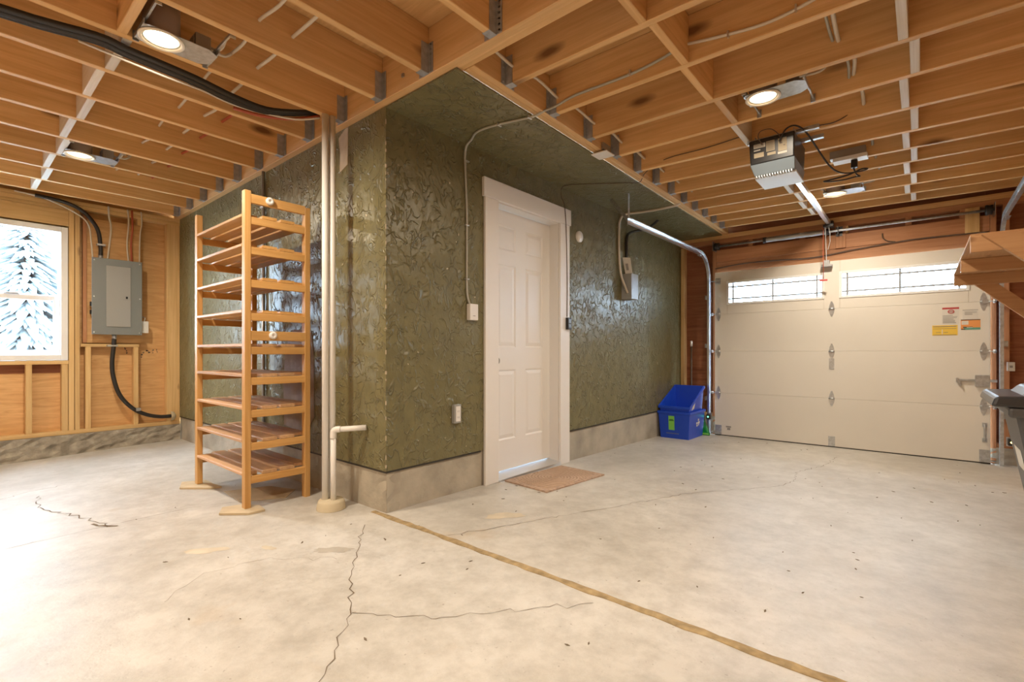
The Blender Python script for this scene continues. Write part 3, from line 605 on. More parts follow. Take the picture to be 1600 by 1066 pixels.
# ------------------------------------------------------------------ slatted rack
rk = thing('storage_rack', (-3.52, 1.375, 0), 'tall pine rack with nine slatted shelves against the green wall', 'rack')
RX0, RX1, RY0, RY1 = -3.94, -3.106, 1.19, 1.56
for x, y, z0, zt in ((RX0, RY0, .014, 1.925), (RX1, RY0, .014, 1.925), (RX0, RY1, 0.0, 1.90), (RX1, RY1, 0.0, 1.90)):
    board('post', (x, y, z0), (x, y, zt), .036, .046, 'rack', rk)
zsh = [.222, .422, .620, .818, 1.003, 1.208, 1.409, 1.609, 1.790]
for i, z in enumerate(zsh):
    for x in (RX0-.010, RX1+.010):
        board('side_rail', (x, RY0+.0185, z-.020-.023), (x, RY1-.0185, z-.020-.023), .02, .045, 'rack', rk)
    rnd = random.Random(i+50)
    w = .088; n = 4
    for k in range(n):
        y = RY0-.018+.044 + (RY1-RY0+.036-.088)*(k/(n-1)); j = rnd.uniform(-.006, .006)
        if k == 0: x0, x1 = RX0+.024, RX1-.024; w_ = .088
        else: x0, x1 = RX0-.018, RX1+.018; w_ = w
        if k == n-1: x0, x1 = RX0+.024, RX1-.024
        if 0 < k < n-1: y += -.002 if k == 1 else .002
        board('slat', (x0, y+j*.3, z-.009), (x1, y+j*.3, z-.009), w_, .018, 'rack' if i > 4 else 'slat', rk)  # lower shelves get a darker copy of the wood, shade put into the colour
for z0, z1 in ((1.852, 1.908), (1.022, 1.080)):
    r = board('end_rail', (RX1+.012, RY0+.0185, (z0+z1)/2), (RX1+.012, RY1-.0185, (z0+z1)/2), .02, z1-z0, 'rack', rk)
    yk = 1.315 if z0 > 1.5 else 1.335
    b = B(); b.lathe((RX1+.0222, yk, (z0+z1)/2+.004), [(.023, 0), (.024, .012), (.019, .018), (.008, .019), (.006, .014), (0, .014)], 'x', 20)
    o = b.build('knob', 'white', rk); tag(o, 'round white knob')
# cardboard scraps under the rack's feet
def sheetcard(name, pts, t, label, curl, parent=None, seed=1):
    b = B(); b.prism([(x, y, fz(x, y)+.0012+c) for (x, y), c in zip(pts, curl)], (0, 0, t)); o = b.build(name, 'card'); return tag(o, label, 'cardboard')
sheetcard('cardboard_scrap', [(-3.23, 1.10), (-3.12, 1.045), (-2.995, 1.16), (-2.99, 1.25), (-3.10, 1.265), (-3.20, 1.20)], .012, 'folded cardboard scrap under the front post by the white pipe', (0, 0, .0, 0, 0, 0))
sheetcard('cardboard_scrap', [(-4.10, 1.13), (-3.93, 1.07), (-3.76, 1.21), (-3.74, 1.27), (-3.84, 1.26), (-4.02, 1.26)], .012, 'torn cardboard scrap under the front post facing the window', (0, 0, 0, 0, 0, 0))
sheetcard('cardboard_sheet', [(-3.62, 1.24), (-3.30, 1.22), (-3.16, 1.45), (-3.30, 1.58), (-3.52, 1.50)], .004, 'flat brown cardboard sheet lying beneath the rack', (0, 0, 0, .0, 0))
# grey conduit on the wall behind the rack
b = B(); b.tube([(-4.02, Y0-.018, .36), (-4.02, Y0-.018, 1.40)], .013, 10); b.tube([(-4.02, Y0-.018, 1.40), (-4.02, Y0-.018, 2.395)], .013, 10)
cd = thing('metal_conduit', (-4.02, Y0-.018, .36), 'grey metal conduit running up the green wall behind the rack', 'conduit'); b.build('pipe', 'steel', cd)
for z in (.7, 1.5, 2.1): B().box(-4.05, -3.99, Y0-.034, Y0-.0005, z, z+.018).build('pipe_strap', 'galv', cd)

# ------------------------------------------------------------------ white drain pipes
pp = thing('drain_pipe', (-2.74, 1.56, 0), 'pair of white plastic pipes rising beside the rack with an elbow', 'pipe')
PX, PY = -2.752, 1.528
B().tube([(PX-.012, PY-.02, .03), (PX-.012, PY-.02, 2.395)], .0195, 16).build('pipe', 'pvc', pp)
B().tube([(PX-.004, PY+.022, .03), (PX-.004, PY+.022, 2.395)], .0195, 16).build('pipe', 'pvc', pp)
b = B(); b.tube([(PX+.036, PY+.006, .03), (PX+.036, PY+.006, .445)], .0165, 14)
b.tube([(PX+.036, PY+.006, .43), (PX+.036, PY+.006, .460), (PX+.040, PY+.010, .477), (PX+.052, PY+.022, .484), (PX+.066, PY+.036, .484)], .0195, 14, sub=4); b.tube([(PX+.06, PY+.03, .484), (PX+.168, Y0-.010, .492)], .0165, 14)
b.build('elbow_pipe', 'pvc', pp)
b = B(); b.lathe((PX+.012, PY+.005, 0), [(.085, 0.001), (.082, .02), (.078, .045), (.070, .058), (0, .06)], 'z', 22); b.build('base_collar', 'collar', pp)

# ------------------------------------------------------------------ electrical panel and its cables
ep = thing('electrical_panel', (XB+.05, 1.14, 1.125), 'grey steel breaker panel on the plywood beside the window', 'panel')
XE = XB+.085
b = B(); b.box(XB-.02, XE-.006, .955, 1.318, 1.135, 1.855); b.build('panel_box', 'panelgrey', ep)
B().box(XE-.006, XE, .937, 1.332, 1.122, 1.868).build('panel_cover', 'panelgrey', ep, bevel=.003)
dr = B().box(XE+.001, XE+.008, 1.045, 1.238, 1.20, 1.80).build('panel_door', 'panellight', ep, bevel=.003); tag(dr, 'lighter grey hinged cover')
b = B(); b.box(XE+.0083, XE+.013, 1.178, 1.228, 1.475, 1.512); b.build('door_latch', 'boxgrey', dr, bevel=.001)
b = B(); b.box(XE+.0132, XE+.016, 1.196, 1.212, 1.482, 1.505); b.build('latch_tab', 'black', dr)
for y, z in ((.958, 1.845), (1.312, 1.845), (.955, 1.49), (1.315, 1.49), (.955, 1.145), (1.312, 1.145)): B().lathe((XE, y, z), [(.008, 0), (.007, .003), (0, .004)], 'x', 10).build('screw', 'alum', ep)
for z in (1.40, 1.32): B().box(XB+.002, XB+.03, .934, .954, z, z+.04).build('knockout', 'black', ep)
ob = thing('outlet_box', (XB-.02, 1.375, 1.15), 'small white outlet box at the breaker panel corner', 'outlet'); B().box(XB-.085, XB+.03, 1.338, 1.395, 1.15, 1.265).build('box', 'white', ob, bevel=.004); B().box(XB+.031, XB+.036, 1.336, 1.397, 1.147, 1.268).build('cover_plate', 'white', ob, bevel=.002)
def cable(name, pts, r, m, label, sub=6, n=8, cat='cable', group=None, mark=None):
    b = B(); b.tube(pts, r, n, sub=sub); o = b.build(name, m); return tag(o, label, cat, group)
XW = XB+.012
t = thing('feeder_conduit', (XW+.02, 1.0, 1.87), 'thick black conduit bending from ceiling into the breaker panel top', 'conduit')
B().tube([(XW+.03, .55, 2.375), (XW+.03, .74, 2.36), (XW+.03, .88, 2.30), (XW+.02, .985, 2.16), (XW+.01, 1.012, 2.0), (XW+.005, 1.014, 1.895)], .017, 12, sub=6).build('tube', 'cable_black', t); B().tube([(XW+.005, 1.014, 1.90), (XW+.005, 1.014, 1.868)], .02, 12).build('fitting', 'galv', t); B().box(XB-.018, XW+.028, .985, 1.05, 1.995, 2.012).build('clamp', 'galv', t)
cable('wall_cable', [(XW+.02, .42, 2.385), (XW+.03, .62, 2.36), (XW+.02, .82, 2.28), (XW+.01, .92, 2.19), (XB+.002, .945, 2.03), (XB+.004, .957, 1.862)], .007, 'cable_white', 'thin white cable arching beside the black conduit into the panel')
cable('wall_cable', [(XW, 1.075, 2.40), (XW, 1.08, 2.30), (XW+.004, 1.094, 2.20), (XW-.002, 1.086, 2.05), (XW, 1.068, 1.87)], .008, 'cable_white', 'white cable just right of the black conduit above the panel')
cable('wall_cable', [(XW, 1.228, 2.40), (XW, 1.236, 2.25), (XW+.002, 1.222, 2.05), (XW, 1.235, 1.869)], .007, 'cable_white', 'white cable beside the red cable above the panel')
cable('wall_cable', [(XW, 1.262, 2.40), (XW, 1.268, 2.22), (XW+.002, 1.255, 2.05), (XW, 1.262, 1.869)], .009, 'cable_red', 'dull red cable above the breaker panel')
cable('wall_cable', [(XW, 1.338, 2.40), (XW, 1.345, 2.28), (XW, 1.33, 2.15), (XW-.002, 1.325, 1.869)], .006, 'cable_white', 'white cable nearest the corner post above the panel')
cable('wall_cable', [(XB+.0, 1.366, 1.27), (XB+.005, 1.375, 1.30), (XB-.02, 1.36, 1.315), (XB-.05, 1.345, 1.32)], .005, 'cable_white', 'short white cable looping out of the white outlet box')
t = thing('ground_conduit', (XB+.03, 1.12, .26), 'black conduit curving from the breaker panel down to the corner', 'conduit')
B().tube([(XB+.03, 1.118, 1.10), (XB+.034, 1.112, 1.0), (XB+.034, 1.10, .85), (XB+.034, 1.11, .70), (XB+.034, 1.16, .52), (XB+.03, 1.26, .38), (XB+.024, 1.38, .30), (XB+.018, 1.50, .265), (XB+.012, 1.60, .262)], .019, 12, sub=6).build('tube', 'cable_black', t)
B().tube([(XB+.03, 1.118, 1.123), (XB+.03, 1.118, 1.08)], .02, 12).build('fitting', 'galv', t); B().box(XB+.0, XB+.056, 1.06, 1.14, 1.005, 1.022).build('clamp', 'galv', t); B().box(XB+.001, XB+.05, 1.29, 1.33, .345, .375).build('clamp', 'galv', t)
b = B(); b.lathe((XB+.012, 1.605, .262), [(.05, -.012), (.045, .02), (.02, .035), (0, .036)], 'y', 12); b.build('foam_plug', 'collar', t)

# ------------------------------------------------------------------ recessed lights
def make_light(label, loc, rz, ya, yb):
    """local frame: plate long axis along X; origin at the middle of the trim opening, plate underside at z = 0"""
    t = thing('recessed_light', (0, 0, 0), label, 'light', 'recessed ceiling lights between the joists')
    b = B(); n = 28; r = .068                     # plate with a round hole
    x0, x1, y0, y1 = -.085, .215, -.082, .082
    for z in (0, .0025):
        for k in range(n): a = 2*PI*k/n; b.v.append((r*math.cos(a), r*math.sin(a), z))
        for k in range(n):
            a = 2*PI*k/n; c_, s_ = math.cos(a), math.sin(a)
            tx = (x1/c_ if c_ > 0 else x0/c_) if abs(c_) > 1e-6 else 1e9; ty = (y1/s_ if s_ > 0 else y0/s_) if abs(s_) > 1e-6 else 1e9
            q = min(tx, ty); b.v.append((q*c_, q*s_, z))
    for k in range(n):
        j = (k+1) % n; b.face([k, n+k, n+j, j]); b.face([2*n+k, 2*n+j, 3*n+j, 3*n+k]); b.face([n+k, 3*n+k, 3*n+j, n+j])
    b.box(x1-.006, x1, y0, y1, .0026, .02); b.box(x0, x0+.004, y0, y1, .0026, .02); b.build('mounting_plate', 'galv', t)
    B().lathe((0, 0, 0), [(.090, -.002), (.090, -.006), (.083, -.009), (.074, -.006), (.070, .010), (.062, .055)], 'z', 32).build('trim_ring', 'trim', t)
    B().lathe((0, 0, 0), [(.0, .048), (.030, .044), (.050, .050), (.061, .056)], 'z', 24).build('bulb', 'bulb', t)
    b = B(); b.lathe((0, 0, 0), [(.070, .003), (.072, .06), (.072, .165), (0, .166)], 'z', 24); b.build('can_housing', 'can', t)
    b = B(); b.box(.125, .19, -.04, .04, .0035, .085); b.box(.118, .125, -.03, .03, .02, .07); b.build('junction_box', 'steel', t, bevel=.003)
    for x in (-.075, .208):
        b = B(); b.box(x-.004, x+.004, -ya, yb, .022, .034); b.box(x-.012, x+.012, -ya-.0005, -ya+.004, .0, .045); b.box(x-.012, x+.012, yb-.004, yb+.0005, .0, .045); b.build('bar_hanger', 'galv', t)
    b = B(); b.tube([(.19, .0, .05), (.225, .015, .055), (.25, .03, .06), (.28, .04, .07), (.31, .05, .10)], .007, 8, sub=4); b.tube([(.19, -.015, .05), (.22, -.04, .04), (.235, -.06, .055), (.24, -.09, .09)], .006, 8, sub=4); b.build('lamp_cable', 'cable_white', t)
    t.location = loc; t.rotation_euler = (0, 0, rz); return t
def lamp_light(loc):
    L = bpy.data.lights.new('bulb_light', 'AREA'); L.shape = 'DISK'; L.size = .11; L.energy = LAMP_W; L.color = (1.0, .86, .67); L.spread = PI*.94
    o = bpy.data.objects.new('bulb_light', L); COL.objects.link(o); o.location = (loc[0], loc[1], loc[2]-.012)
SIDE = (.245, .102)      # clear distance from the lamp's middle to the joists on either side
for lab, p, rz, (ya, yb) in (
        ('round lit ceiling light beside the black cable bundle', (-2.665, .655, 2.389), PI/2, (.262, .102)), ('round lit ceiling light nearest the window wall', (-4.70, .655, 2.392), PI/2, (.249, .114)),
        ('round lit ceiling light beside the garage door opener', (-.685, 3.005, 2.392), 0, (.100, .242)), ('round lit ceiling light nearest the garage door', (-.60, 5.265, 2.392), 0, (.193, .086)),
        ('round lit ceiling light over the middle of the garage', (-.535, .75, 2.392), PI/2, (.254, .114)), ('added unseen fill light in the rear bays by the window wall', (-4.70, -1.45, 2.392), PI/2, (.249, .114)),  # rear-bay lights are added out of view to lift the ambient light
        ('added unseen fill light in the middle of the rear bays', (-2.665, -1.45, 2.392), PI/2, (.262, .102)), ('added unseen fill light in the rear bays by the shelf wall', (-.535, -1.45, 2.392), PI/2, (.254, .114))):
    make_light(lab, p, rz, ya, yb); lamp_light(p)

# ------------------------------------------------------------------ cables in the ceiling
def runx(y, z, xs, r, m, label, sag=.018, seed=0, group=None):
    rnd = random.Random(seed); P = []
    for a, c in zip(xs, xs[1:]): P += [(a, y+rnd.uniform(-.008, .008), z+.0), ((a+c)/2, y+rnd.uniform(-.012, .012), z-sag*rnd.uniform(.3, 1))]
    P.append((xs[-1], y, z)); return cable('ceiling_cable', P, r, m, label, sub=4, n=6)
jx = LX[::-1]
runx(.968, 2.505, [x for x in jx if -5.7 < x < -1.0], .008, 'cable_white', 'white cable through the side joists nearest the ceiling lights', seed=1)
runx(1.118, 2.505, [x for x in jx if -6.1 < x < -1.0], .009, 'cable_white', 'white cable through the middle holes of the side joists', seed=2)
runx(1.222, 2.505, [x for x in jx if -6.1 < x < -3.1], .009, 'cable_red', 'dull red cable through the side joists', seed=3)
runx(1.33, 2.53, [x for x in jx if -6.1 < x < -4.3], .008, 'cable_white', 'white cable through the far side joists nearest the beam', seed=4)
P = []
for k in range(len(RJ)):
    y = RJ[k][0]; P += [(-1.675, y, 2.485), (-1.685-.01*(k % 2), (y+(RJ[k+1][0] if k+1 < len(RJ) else 6.2))/2, 2.522)]
cable('ceiling_cable', [(-1.69, 1.76, 2.535)]+P[:-1], .0085, 'cable_white', 'white cable threading the garage joists along the ledger', sub=4, n=6)
cable('ceiling_cable', [(-.30, 2.50, 2.50), (-.315, 2.70, 2.52), (-.31, 2.93, 2.49), (-.27, 3.10, 2.505), (-.29, 3.31, 2.485), (-.27, 3.52, 2.505), (-.275, 3.73, 2.48)], .010, 'cable_white', 'white cable drooping between joists beside the garage ceiling light', n=6)
cable('ceiling_cable', [(-.33, 2.50, 2.52), (-.345, 2.70, 2.535), (-.335, 2.91, 2.50), (-.30, 3.10, 2.50), (-.31, 3.30, 2.47)], .007, 'cable_grey', 'grey cable drooping between joists above the opener', n=6)
cable('ceiling_cable', [(-.26, 4.12, 2.48), (-.27, 4.30, 2.50), (-.275, 4.47, 2.47), (-.27, 4.62, 2.50), (-.275, 4.78, 2.47), (-.27, 4.94, 2.50), (-.27, 5.10, 2.47)], .009, 'cable_grey', 'grey cable in the joists beyond the ceiling outlet', n=6)
# black cable bundle slung under the side joists
zb = 2.375
bd = thing('cable_bundle', (-2.9, .8, 2.36), 'thick black cables slung under the joists by the ceiling light', 'cable')
for k, (dx, dz, r) in enumerate(((0, 0, .017), (.032, .003, .015), (-.02, -.008, .008))):
    B().tube([(-2.96+dx, -.45, zb+dz), (-2.936+dx, .159, zb+dz), (-2.862+dx, .454, zb+dz), (-2.872+dx, .56, zb-.004+dz), (-2.885+dx, .72, zb-.006+dz), (-2.905+dx, .86, zb-.004+dz), (-2.955+dx, 1.05, zb-.002+dz), (-2.97+dx*.7, 1.24, zb+.008+dz), (-2.93+dx*.5, 1.40, zb+.04+dz), (-2.90, 1.53, 2.46+dz), (-2.90, 1.63, 2.50+dz)], r, 8, sub=4).build('black_cable', 'cable_black', bd)
B().tube([(-2.90, .40, zb-.018), (-2.915, .72, zb-.030), (-2.94, .9, zb-.02), (-2.99, 1.06, zb-.012), (-2.995, 1.22, zb-.0), (-2.92, 1.40, zb-.0), (-2.85, 1.52, zb+.03)], .006, 6, sub=4).build('white_cable', 'cable_white', bd)
B().tube([(-3.06, 1.10, zb+.0), (-3.02, 1.25, zb-.004), (-2.95, 1.40, zb+.012), (-2.89, 1.54, zb+.06)], .010, 6, sub=4).build('red_cable', 'cable_red', bd)
# cable from the wall control up over the soffit and along the joist face
c1 = thing('control_cable', (X0, 2.35, 1.29), 'white cable stapled up the green wall from the wall control to the joists', 'cable')
yj = 2.43
B().tube([(X0+.012, 2.362, 1.285), (X0+.008, 2.345, 1.34), (X0+.008, 2.338, 1.45), (X0+.008, 2.338, 1.9), (X0+.008, 2.325, 2.20), (X0+.01, 2.32, 2.30), (X0+.035, 2.31, 2.355), (X0+.09, 2.30, 2.377), (-2.196, 2.245, 2.379), (-2.037, 2.255, 2.379), (-1.80, 2.315, 2.379), (-1.74, 2.34, 2.40), (-1.68, ry(1, -1.68)-.027, 2.435), (-1.542, ry(1, -1.54)-.027, 2.455), (-1.293, ry(1, -1.29)-.027, 2.452), (-1.142, ry(1, -1.14)-.027, 2.456), (-1.0, ry(1, -1.0)-.027, 2.475), (-.95, ry(1, -.95)-.03, 2.49)], .0075, 8, sub=5).build('cable_run', 'cable_grey', c1)
B().tube([(-.90, ry(1, -.9)-.03, 2.492), (-.748, ry(1, -.75)-.027, 2.468), (-.553, ry(1, -.55)-.027, 2.445), (-.401, ry(1, -.40)-.027, 2.458), (-.20, ry(1, -.2)-.027, 2.50), (0, ry(1, 0)-.027, 2.52)], .0075, 8, sub=5).build('cable_run', 'cable_white', c1)
for z in (1.45, 1.82, 2.26): B().box(X0+.0005, X0+.018, 2.322, 2.356, z, z+.008).build('staple', 'alum', c1)
for x, y in ((-2.02, 2.262), (-1.815, 2.31)): B().box(x-.005, x+.005, y-.018, y+.018, 2.369, 2.3855).build('staple', 'alum', c1)
for x in (-1.2, -.7, -.42): B().box(x-.004, x+.004, ry(1, x)-.036, ry(1, x)-.0195, 2.445, 2.475).build('staple', 'alum', c1)
cable('bell_wire', [(XC+.004, 3.546, 1.26), (XC+.003, 3.549, 1.6), (XC+.003, 3.535, 2.0), (X0+.032, 3.50, 2.215), (X0+.006, 3.49, 2.30), (X0+.006, 3.49, 2.375), (-2.30, 3.47, 2.38), (-2.10, 3.60, 2.38), (-1.90, 3.74, 2.38), (-1.81, 3.80, 2.382), (-1.72, 3.72, 2.42), (-1.5, ry(4, -1.5)-.025, 2.44), (-1.2, ry(4, -1.2)-.025, 2.45), (-.95, ry(4, -.95)-.03, 2.47)], .0035, 'cable_brown', 'thin dark bell wire from the black push button up over the soffit', sub=5, n=6)
jb = thing('ceiling_junction_box', (-1.74, 3.15, 2.37), 'small white-covered junction box on the ledger', 'junction box')
B().box(-1.80, -1.73, 3.05, 3.15, 2.402, 2.45).build('box', 'steel', jb, bevel=.002); B().box(-1.825, -1.70, 3.04, 3.16, 2.376, 2.3845).build('cover_plate', 'white', jb, bevel=.002)

# ------------------------------------------------------------------ things on the green wall by the door
t = thing('wall_control', (X0, 2.385, 1.18), 'white wall control box on the green wall beside the door', 'control')
B().box(X0+.0005, X0+.035, 2.345, 2.425, 1.172, 1.285).build('housing', 'white', t, bevel=.004); B().box(X0+.0353, X0+.0375, 2.375, 2.395, 1.20, 1.204).build('slot', 'ink', t)
t = thing('wall_outlet', (X0, 2.235, .475), 'grey-framed wall outlet low on the green wall', 'outlet')
B().box(X0+.0005, X0+.028, 2.205, 2.268, .475, .60).build('box', 'boxgrey', t, bevel=.003); p = B().box(X0+.0285, X0+.033, 2.216, 2.257, .487, .588).build('faceplate', 'white', t, bevel=.002)
b = B()
for z in (.515, .555):
    for dy in (-.007, .005): b.box(X0+.0331, X0+.0338, 2.2365+dy, 2.2385+dy, z-.006, z+.006)
b.build('socket', 'ink', p)
t = B().lathe((X0+.0005, 3.775, 2.006), [(.052, 0), (.052, .012), (.047, .018), (0, .020)], 'x', 28).build('round_cap', 'white'); tag(t, 'round white blank cap on the green wall right of the door', 'cap')
t = thing('push_button', (XC, 3.555, 1.15), 'small black opener push button on the door casing', 'button')
B().box(XC+.0005, XC+.026, 3.528, 3.584, 1.148, 1.252).build('housing', 'black', t, bevel=.003); b = B(); b.box(XC+.0262, XC+.029, 3.538, 3.574, 1.205, 1.24); b.box(XC+.0262, XC+.029, 3.538, 3.574, 1.165, 1.195); b.build('button', 'lens', t)
t = thing('control_box', (X0, 4.68, 1.50), 'grey metal control box on the green wall', 'box')
bx_ = B().box(X0+.0005, X0+.115, 4.60, 4.755, 1.50, 1.765).build('housing', 'boxgrey', t, bevel=.004); b = B(); b.box(X0+.1152, X0+.1165, 4.63, 4.645, 1.60, 1.607); b.box(X0+.03, X0+.06, 4.5985, 4.5998, 1.60, 1.607); b.build('nameplate', 'label', t); 
t = thing('manual_card', (X0, 4.64, 1.77), 'white folded card standing on the grey control box', 'card'); b = B(); b.hexa([(X0+.045, 4.60, 1.766), (X0+.11, 4.63, 1.766), (X0+.109, 4.636, 1.766), (X0+.044, 4.606, 1.766)], [(X0+.012, 4.60, 1.94), (X0+.085, 4.63, 1.93), (X0+.084, 4.636, 1.93), (X0+.011, 4.606, 1.94)]); b.build('card', 'label', t); b = B(); b.hexa([(X0+.058, 4.603, 1.80), (X0+.08, 4.6135, 1.80), (X0+.079, 4.615, 1.80), (X0+.057, 4.605, 1.80)], [(X0+.046, 4.601, 1.87), (X0+.069, 4.611, 1.87), (X0+.068, 4.613, 1.87), (X0+.045, 4.603, 1.87)]); b.build('print', 'ink', t)
cable('flexible_conduit', [(-1.80, 4.66, 2.405), (-1.84, 4.64, 2.384), (-2.0, 4.63, 2.376), (-2.2, 4.60, 2.375), (X0+.07, 4.545, 2.365), (X0+.025, 4.525, 2.31), (X0+.016, 4.52, 2.20), (X0+.016, 4.52, 1.95), (X0+.03, 4.535, 1.75), (X0+.06, 4.575, 1.62), (X0+.075, 4.597, 1.56)], .012, 'cable_white', 'cream flexible conduit from the soffit down to the grey control box', cat='conduit')
cable('flexible_conduit', [(-2.19, 5.04, 2.384), (-2.22, 5.0, 2.34), (-2.27, 4.92, 2.28), (X0+.03, 4.74, 2.22), (X0+.016, 4.69, 2.14), (X0+.016, 4.685, 2.0), (X0+.016, 4.685, 1.768)], .014, 'cable_black', 'black flexible conduit from the soffit down to the grey control box', cat='conduit')

# ------------------------------------------------------------------ door mat
t = thing('door_mat', (-2.15, 3.03, 0), 'tan ribbed door mat in front of the white door', 'mat')
b = B(); c_ = [(-2.358, 2.70), (-1.945, 2.662), (-1.905, 3.375), (-2.335, 3.405)]
b.hexa([(x, y, fz(x, y)+.0005) for x, y in c_], [(x, y, fz(x, y)+.010) for x, y in c_]); b.build('pad', 'mat', t)
b = B(); mc = (-2.13, 3.03)
for k in range(1, 16):                                            # concentric ribs
    r = .024*k; n = 40
    for i in range(n):
        a0, a1 = 2*PI*i/n, 2*PI*(i+1)/n
        q = [(mc[0]+rr*math.cos(a), mc[1]+rr*math.sin(a)) for rr, a in ((r, a0), (r, a1), (r+.009, a1), (r+.009, a0))]
        if all(-2.33 < x < -1.945 and 2.72 < y < 3.36 for x, y in q): b.hexa([(x, y, fz(x, y)+.0098) for x, y in q][::-1], [(x, y, fz(x, y)+.0125) for x, y in q][::-1])
b.build('rib', 'matridge', t, kind='stuff')

# ------------------------------------------------------------------ recycling bins, dustpan, broom handle
def bin_mesh(x0, x1, y0, y1, z0, hf, hb, taper, th, rim):
    """open tapered tub: bottom narrower by taper all round, rim height hf at the front (-y), hb at the back"""
    b = B()
    def ring(e, zf): 
        return [(x0+e(zf(y0)), y0+e(zf(y0)), zf(y0)), (x1-e(zf(y0)), y0+e(zf(y0)), zf(y0)), (x1-e(zf(y1)), y1-e(zf(y1)), zf(y1)), (x0+e(zf(y1)), y1-e(zf(y1)), zf(y1))]
    ztop = lambda y: hf if y == y0 else hb
    ob_ = [(x0+taper, y0+taper, z0), (x1-taper, y0+taper, z0), (x1-taper, y1-taper, z0), (x0+taper, y1-taper, z0)]
    ot = [(x0, y0, hf), (x1, y0, hf), (x1, y1, hb), (x0, y1, hb)]
    it = [(x0+th, y0+th, hf), (x1-th, y0+th, hf), (x1-th, y1-th, hb), (x0+th, y1-th, hb)]
    ib = [(x0+taper+th, y0+taper+th, z0+th), (x1-taper-th, y0+taper+th, z0+th), (x1-taper-th, y1-taper-th, z0+th), (x0+taper+th, y1-taper-th, z0+th)]
    b.v += ob_+ot+it+ib
    for r in (0, 4, 8):
        for k in range(4): j = (k+1) % 4; b.face([r+k, r+j, r+4+j, r+4+k])
    b.face([3, 2, 1, 0]); b.face([12, 13, 14, 15])
    e = rim; o1 = [(x0-e, y0-e, hf+.002), (x1+e, y0-e, hf+.002), (x1+e, y1+e, hb+.002), (x0-e, y1+e, hb+.002)]; o0 = [(p[0], p[1], p[2]-.028) for p in o1]
    i1 = [(p[0], p[1], p[2]+.002) for p in it]; i0 = [(p[0], p[1], p[2]-.028) for p in [(x0+.001, y0+.001, hf), (x1-.001, y0+.001, hf), (x1-.001, y1-.001, hb), (x0+.001, y1-.001, hb)]]
    n = len(b.v); b.v += o0+o1+i1+i0
    for r in (0, 4, 8):
        for k in range(4): j = (k+1) % 4; b.face([n+r+k, n+r+j, n+r+4+j, n+r+4+k])
    for k in range(4): j = (k+1) % 4; b.face([n+12+k, n+12+j, n+j, n+k])
    return b
zf_ = fz(0, 5.8)
t = thing('recycling_bin', (-2.2, 5.77, zf_), 'blue recycling bin with a lime green sticker standing on the floor', 'bin')
bin_mesh(-2.385, -2.01, 5.50, 6.0, zf_+.001, .255, .255, .022, .004, .008).build('tub', 'blue', t, bevel=.006)
b = B(); b.use(0).box(-2.265, -2.185, 5.4985, 5.503, .045, .215); b.use(1).box(-2.255, -2.20, 5.4975, 5.50, .155, .175); b.use(0)
def slant(y, z): return y+ .022*(.255-z)/.32
b = B()
def decal(x0, x1, z0, z1, e, mi): b.use(mi); b.v += [(x0, slant(5.50, z0)-e, z0), (x1, slant(5.50, z0)-e, z0), (x1, slant(5.50, z1)-e, z1), (x0, slant(5.50, z1)-e, z1)]; n = len(b.v); b.face([n-4, n-3, n-2, n-1])
decal(-2.262, -2.192, .04, .205, .0015, 0); decal(-2.257, -2.198, .145, .158, .002, 1); decal(-2.25, -2.205, .15, .168, .002, 1); tag(b.build('sticker', ['lime', 'limedark'], t), 'lime green bin sticker')
b = B()
for k in range(9): decal(-2.29+.017*k, -2.279+.017*k, -.005, .006, .0015, 0)
b.build('moulded_lettering', 'lens', t)
b = B(); xx = lambda z: -2.01-.022*(.255-z)/.32
def rdec(y0, y1, z0, z1): b.v += [(xx(z0)+.0015, y0, z0), (xx(z0)+.0015, y1, z0), (xx(z1)+.0015, y1, z1), (xx(z1)+.0015, y0, z1)]; n = len(b.v); b.face([n-4, n-3, n-2, n-1])
for y, z, w, h in ((5.78, .135, .03, .025), (5.73, .10, .05, .022), (5.79, .10, .05, .026), (5.74, .072, .04, .022), (5.80, .078, .025, .02)): rdec(y, y+w, z, z+h)
tag(b.build('emblem', 'white', t), 'small white printed emblem')
t = thing('recycling_bin', (-2.2, 5.77, zf_+.02), 'blue recycling bin with a sloping rim nested inside the lower bin', 'bin')
bin_mesh(-2.374, -2.02, 5.512, 5.99, zf_+.03, .315, .535, .034, .004, .012).build('tub', 'blue', t, bevel=.005)
b = B(); b.v += [(-2.0215, 5.70, .30), (-2.0215, 5.78, .33), (-2.0215, 5.86, .44), (-2.0215, 5.76, .38)]; b.box(-2.0065, -2.005, 5.60, 5.70, .325, .34); b = B(); b.prism([(-2.0255, 5.60, .27), (-2.0255, 5.68, .29), (-2.0255, 5.74, .385), (-2.0255, 5.66, .34)], (-.0012, 0, 0)); b.build('sticker', 'label', t)
t = thing('dustpan', (-1.97, 6.1, zf_), 'green plastic dustpan leaning behind the blue bins', 'dustpan')
b = B(); zg = fz(0, 6.1); b.prism([(-2.15, 6.06, zg+.01), (-1.975, 6.04, zg+.005), (-2.06, 6.085, zg+.19), (-2.135, 6.09, zg+.24)], (.012, .012, 0)); b.hexa([(-2.15, 6.04, zg+.002), (-1.965, 6.02, zg+.002), (-1.965, 6.05, zg+.002), (-2.15, 6.07, zg+.002)], [(-2.15, 6.04, zg+.04), (-1.965, 6.02, zg+.035), (-1.965, 6.05, zg+.035), (-2.15, 6.07, zg+.045)]); b.build('pan', 'green', t, bevel=.003)
B().box(-2.14, -1.97, 6.012, 6.019, zg+.012, zg+.03).build('lip', 'lime', t)
t = thing('broom_handle', (-2.2, 6.15, zg), 'thin broom handle with a white tip leaning in the corner', 'broom')
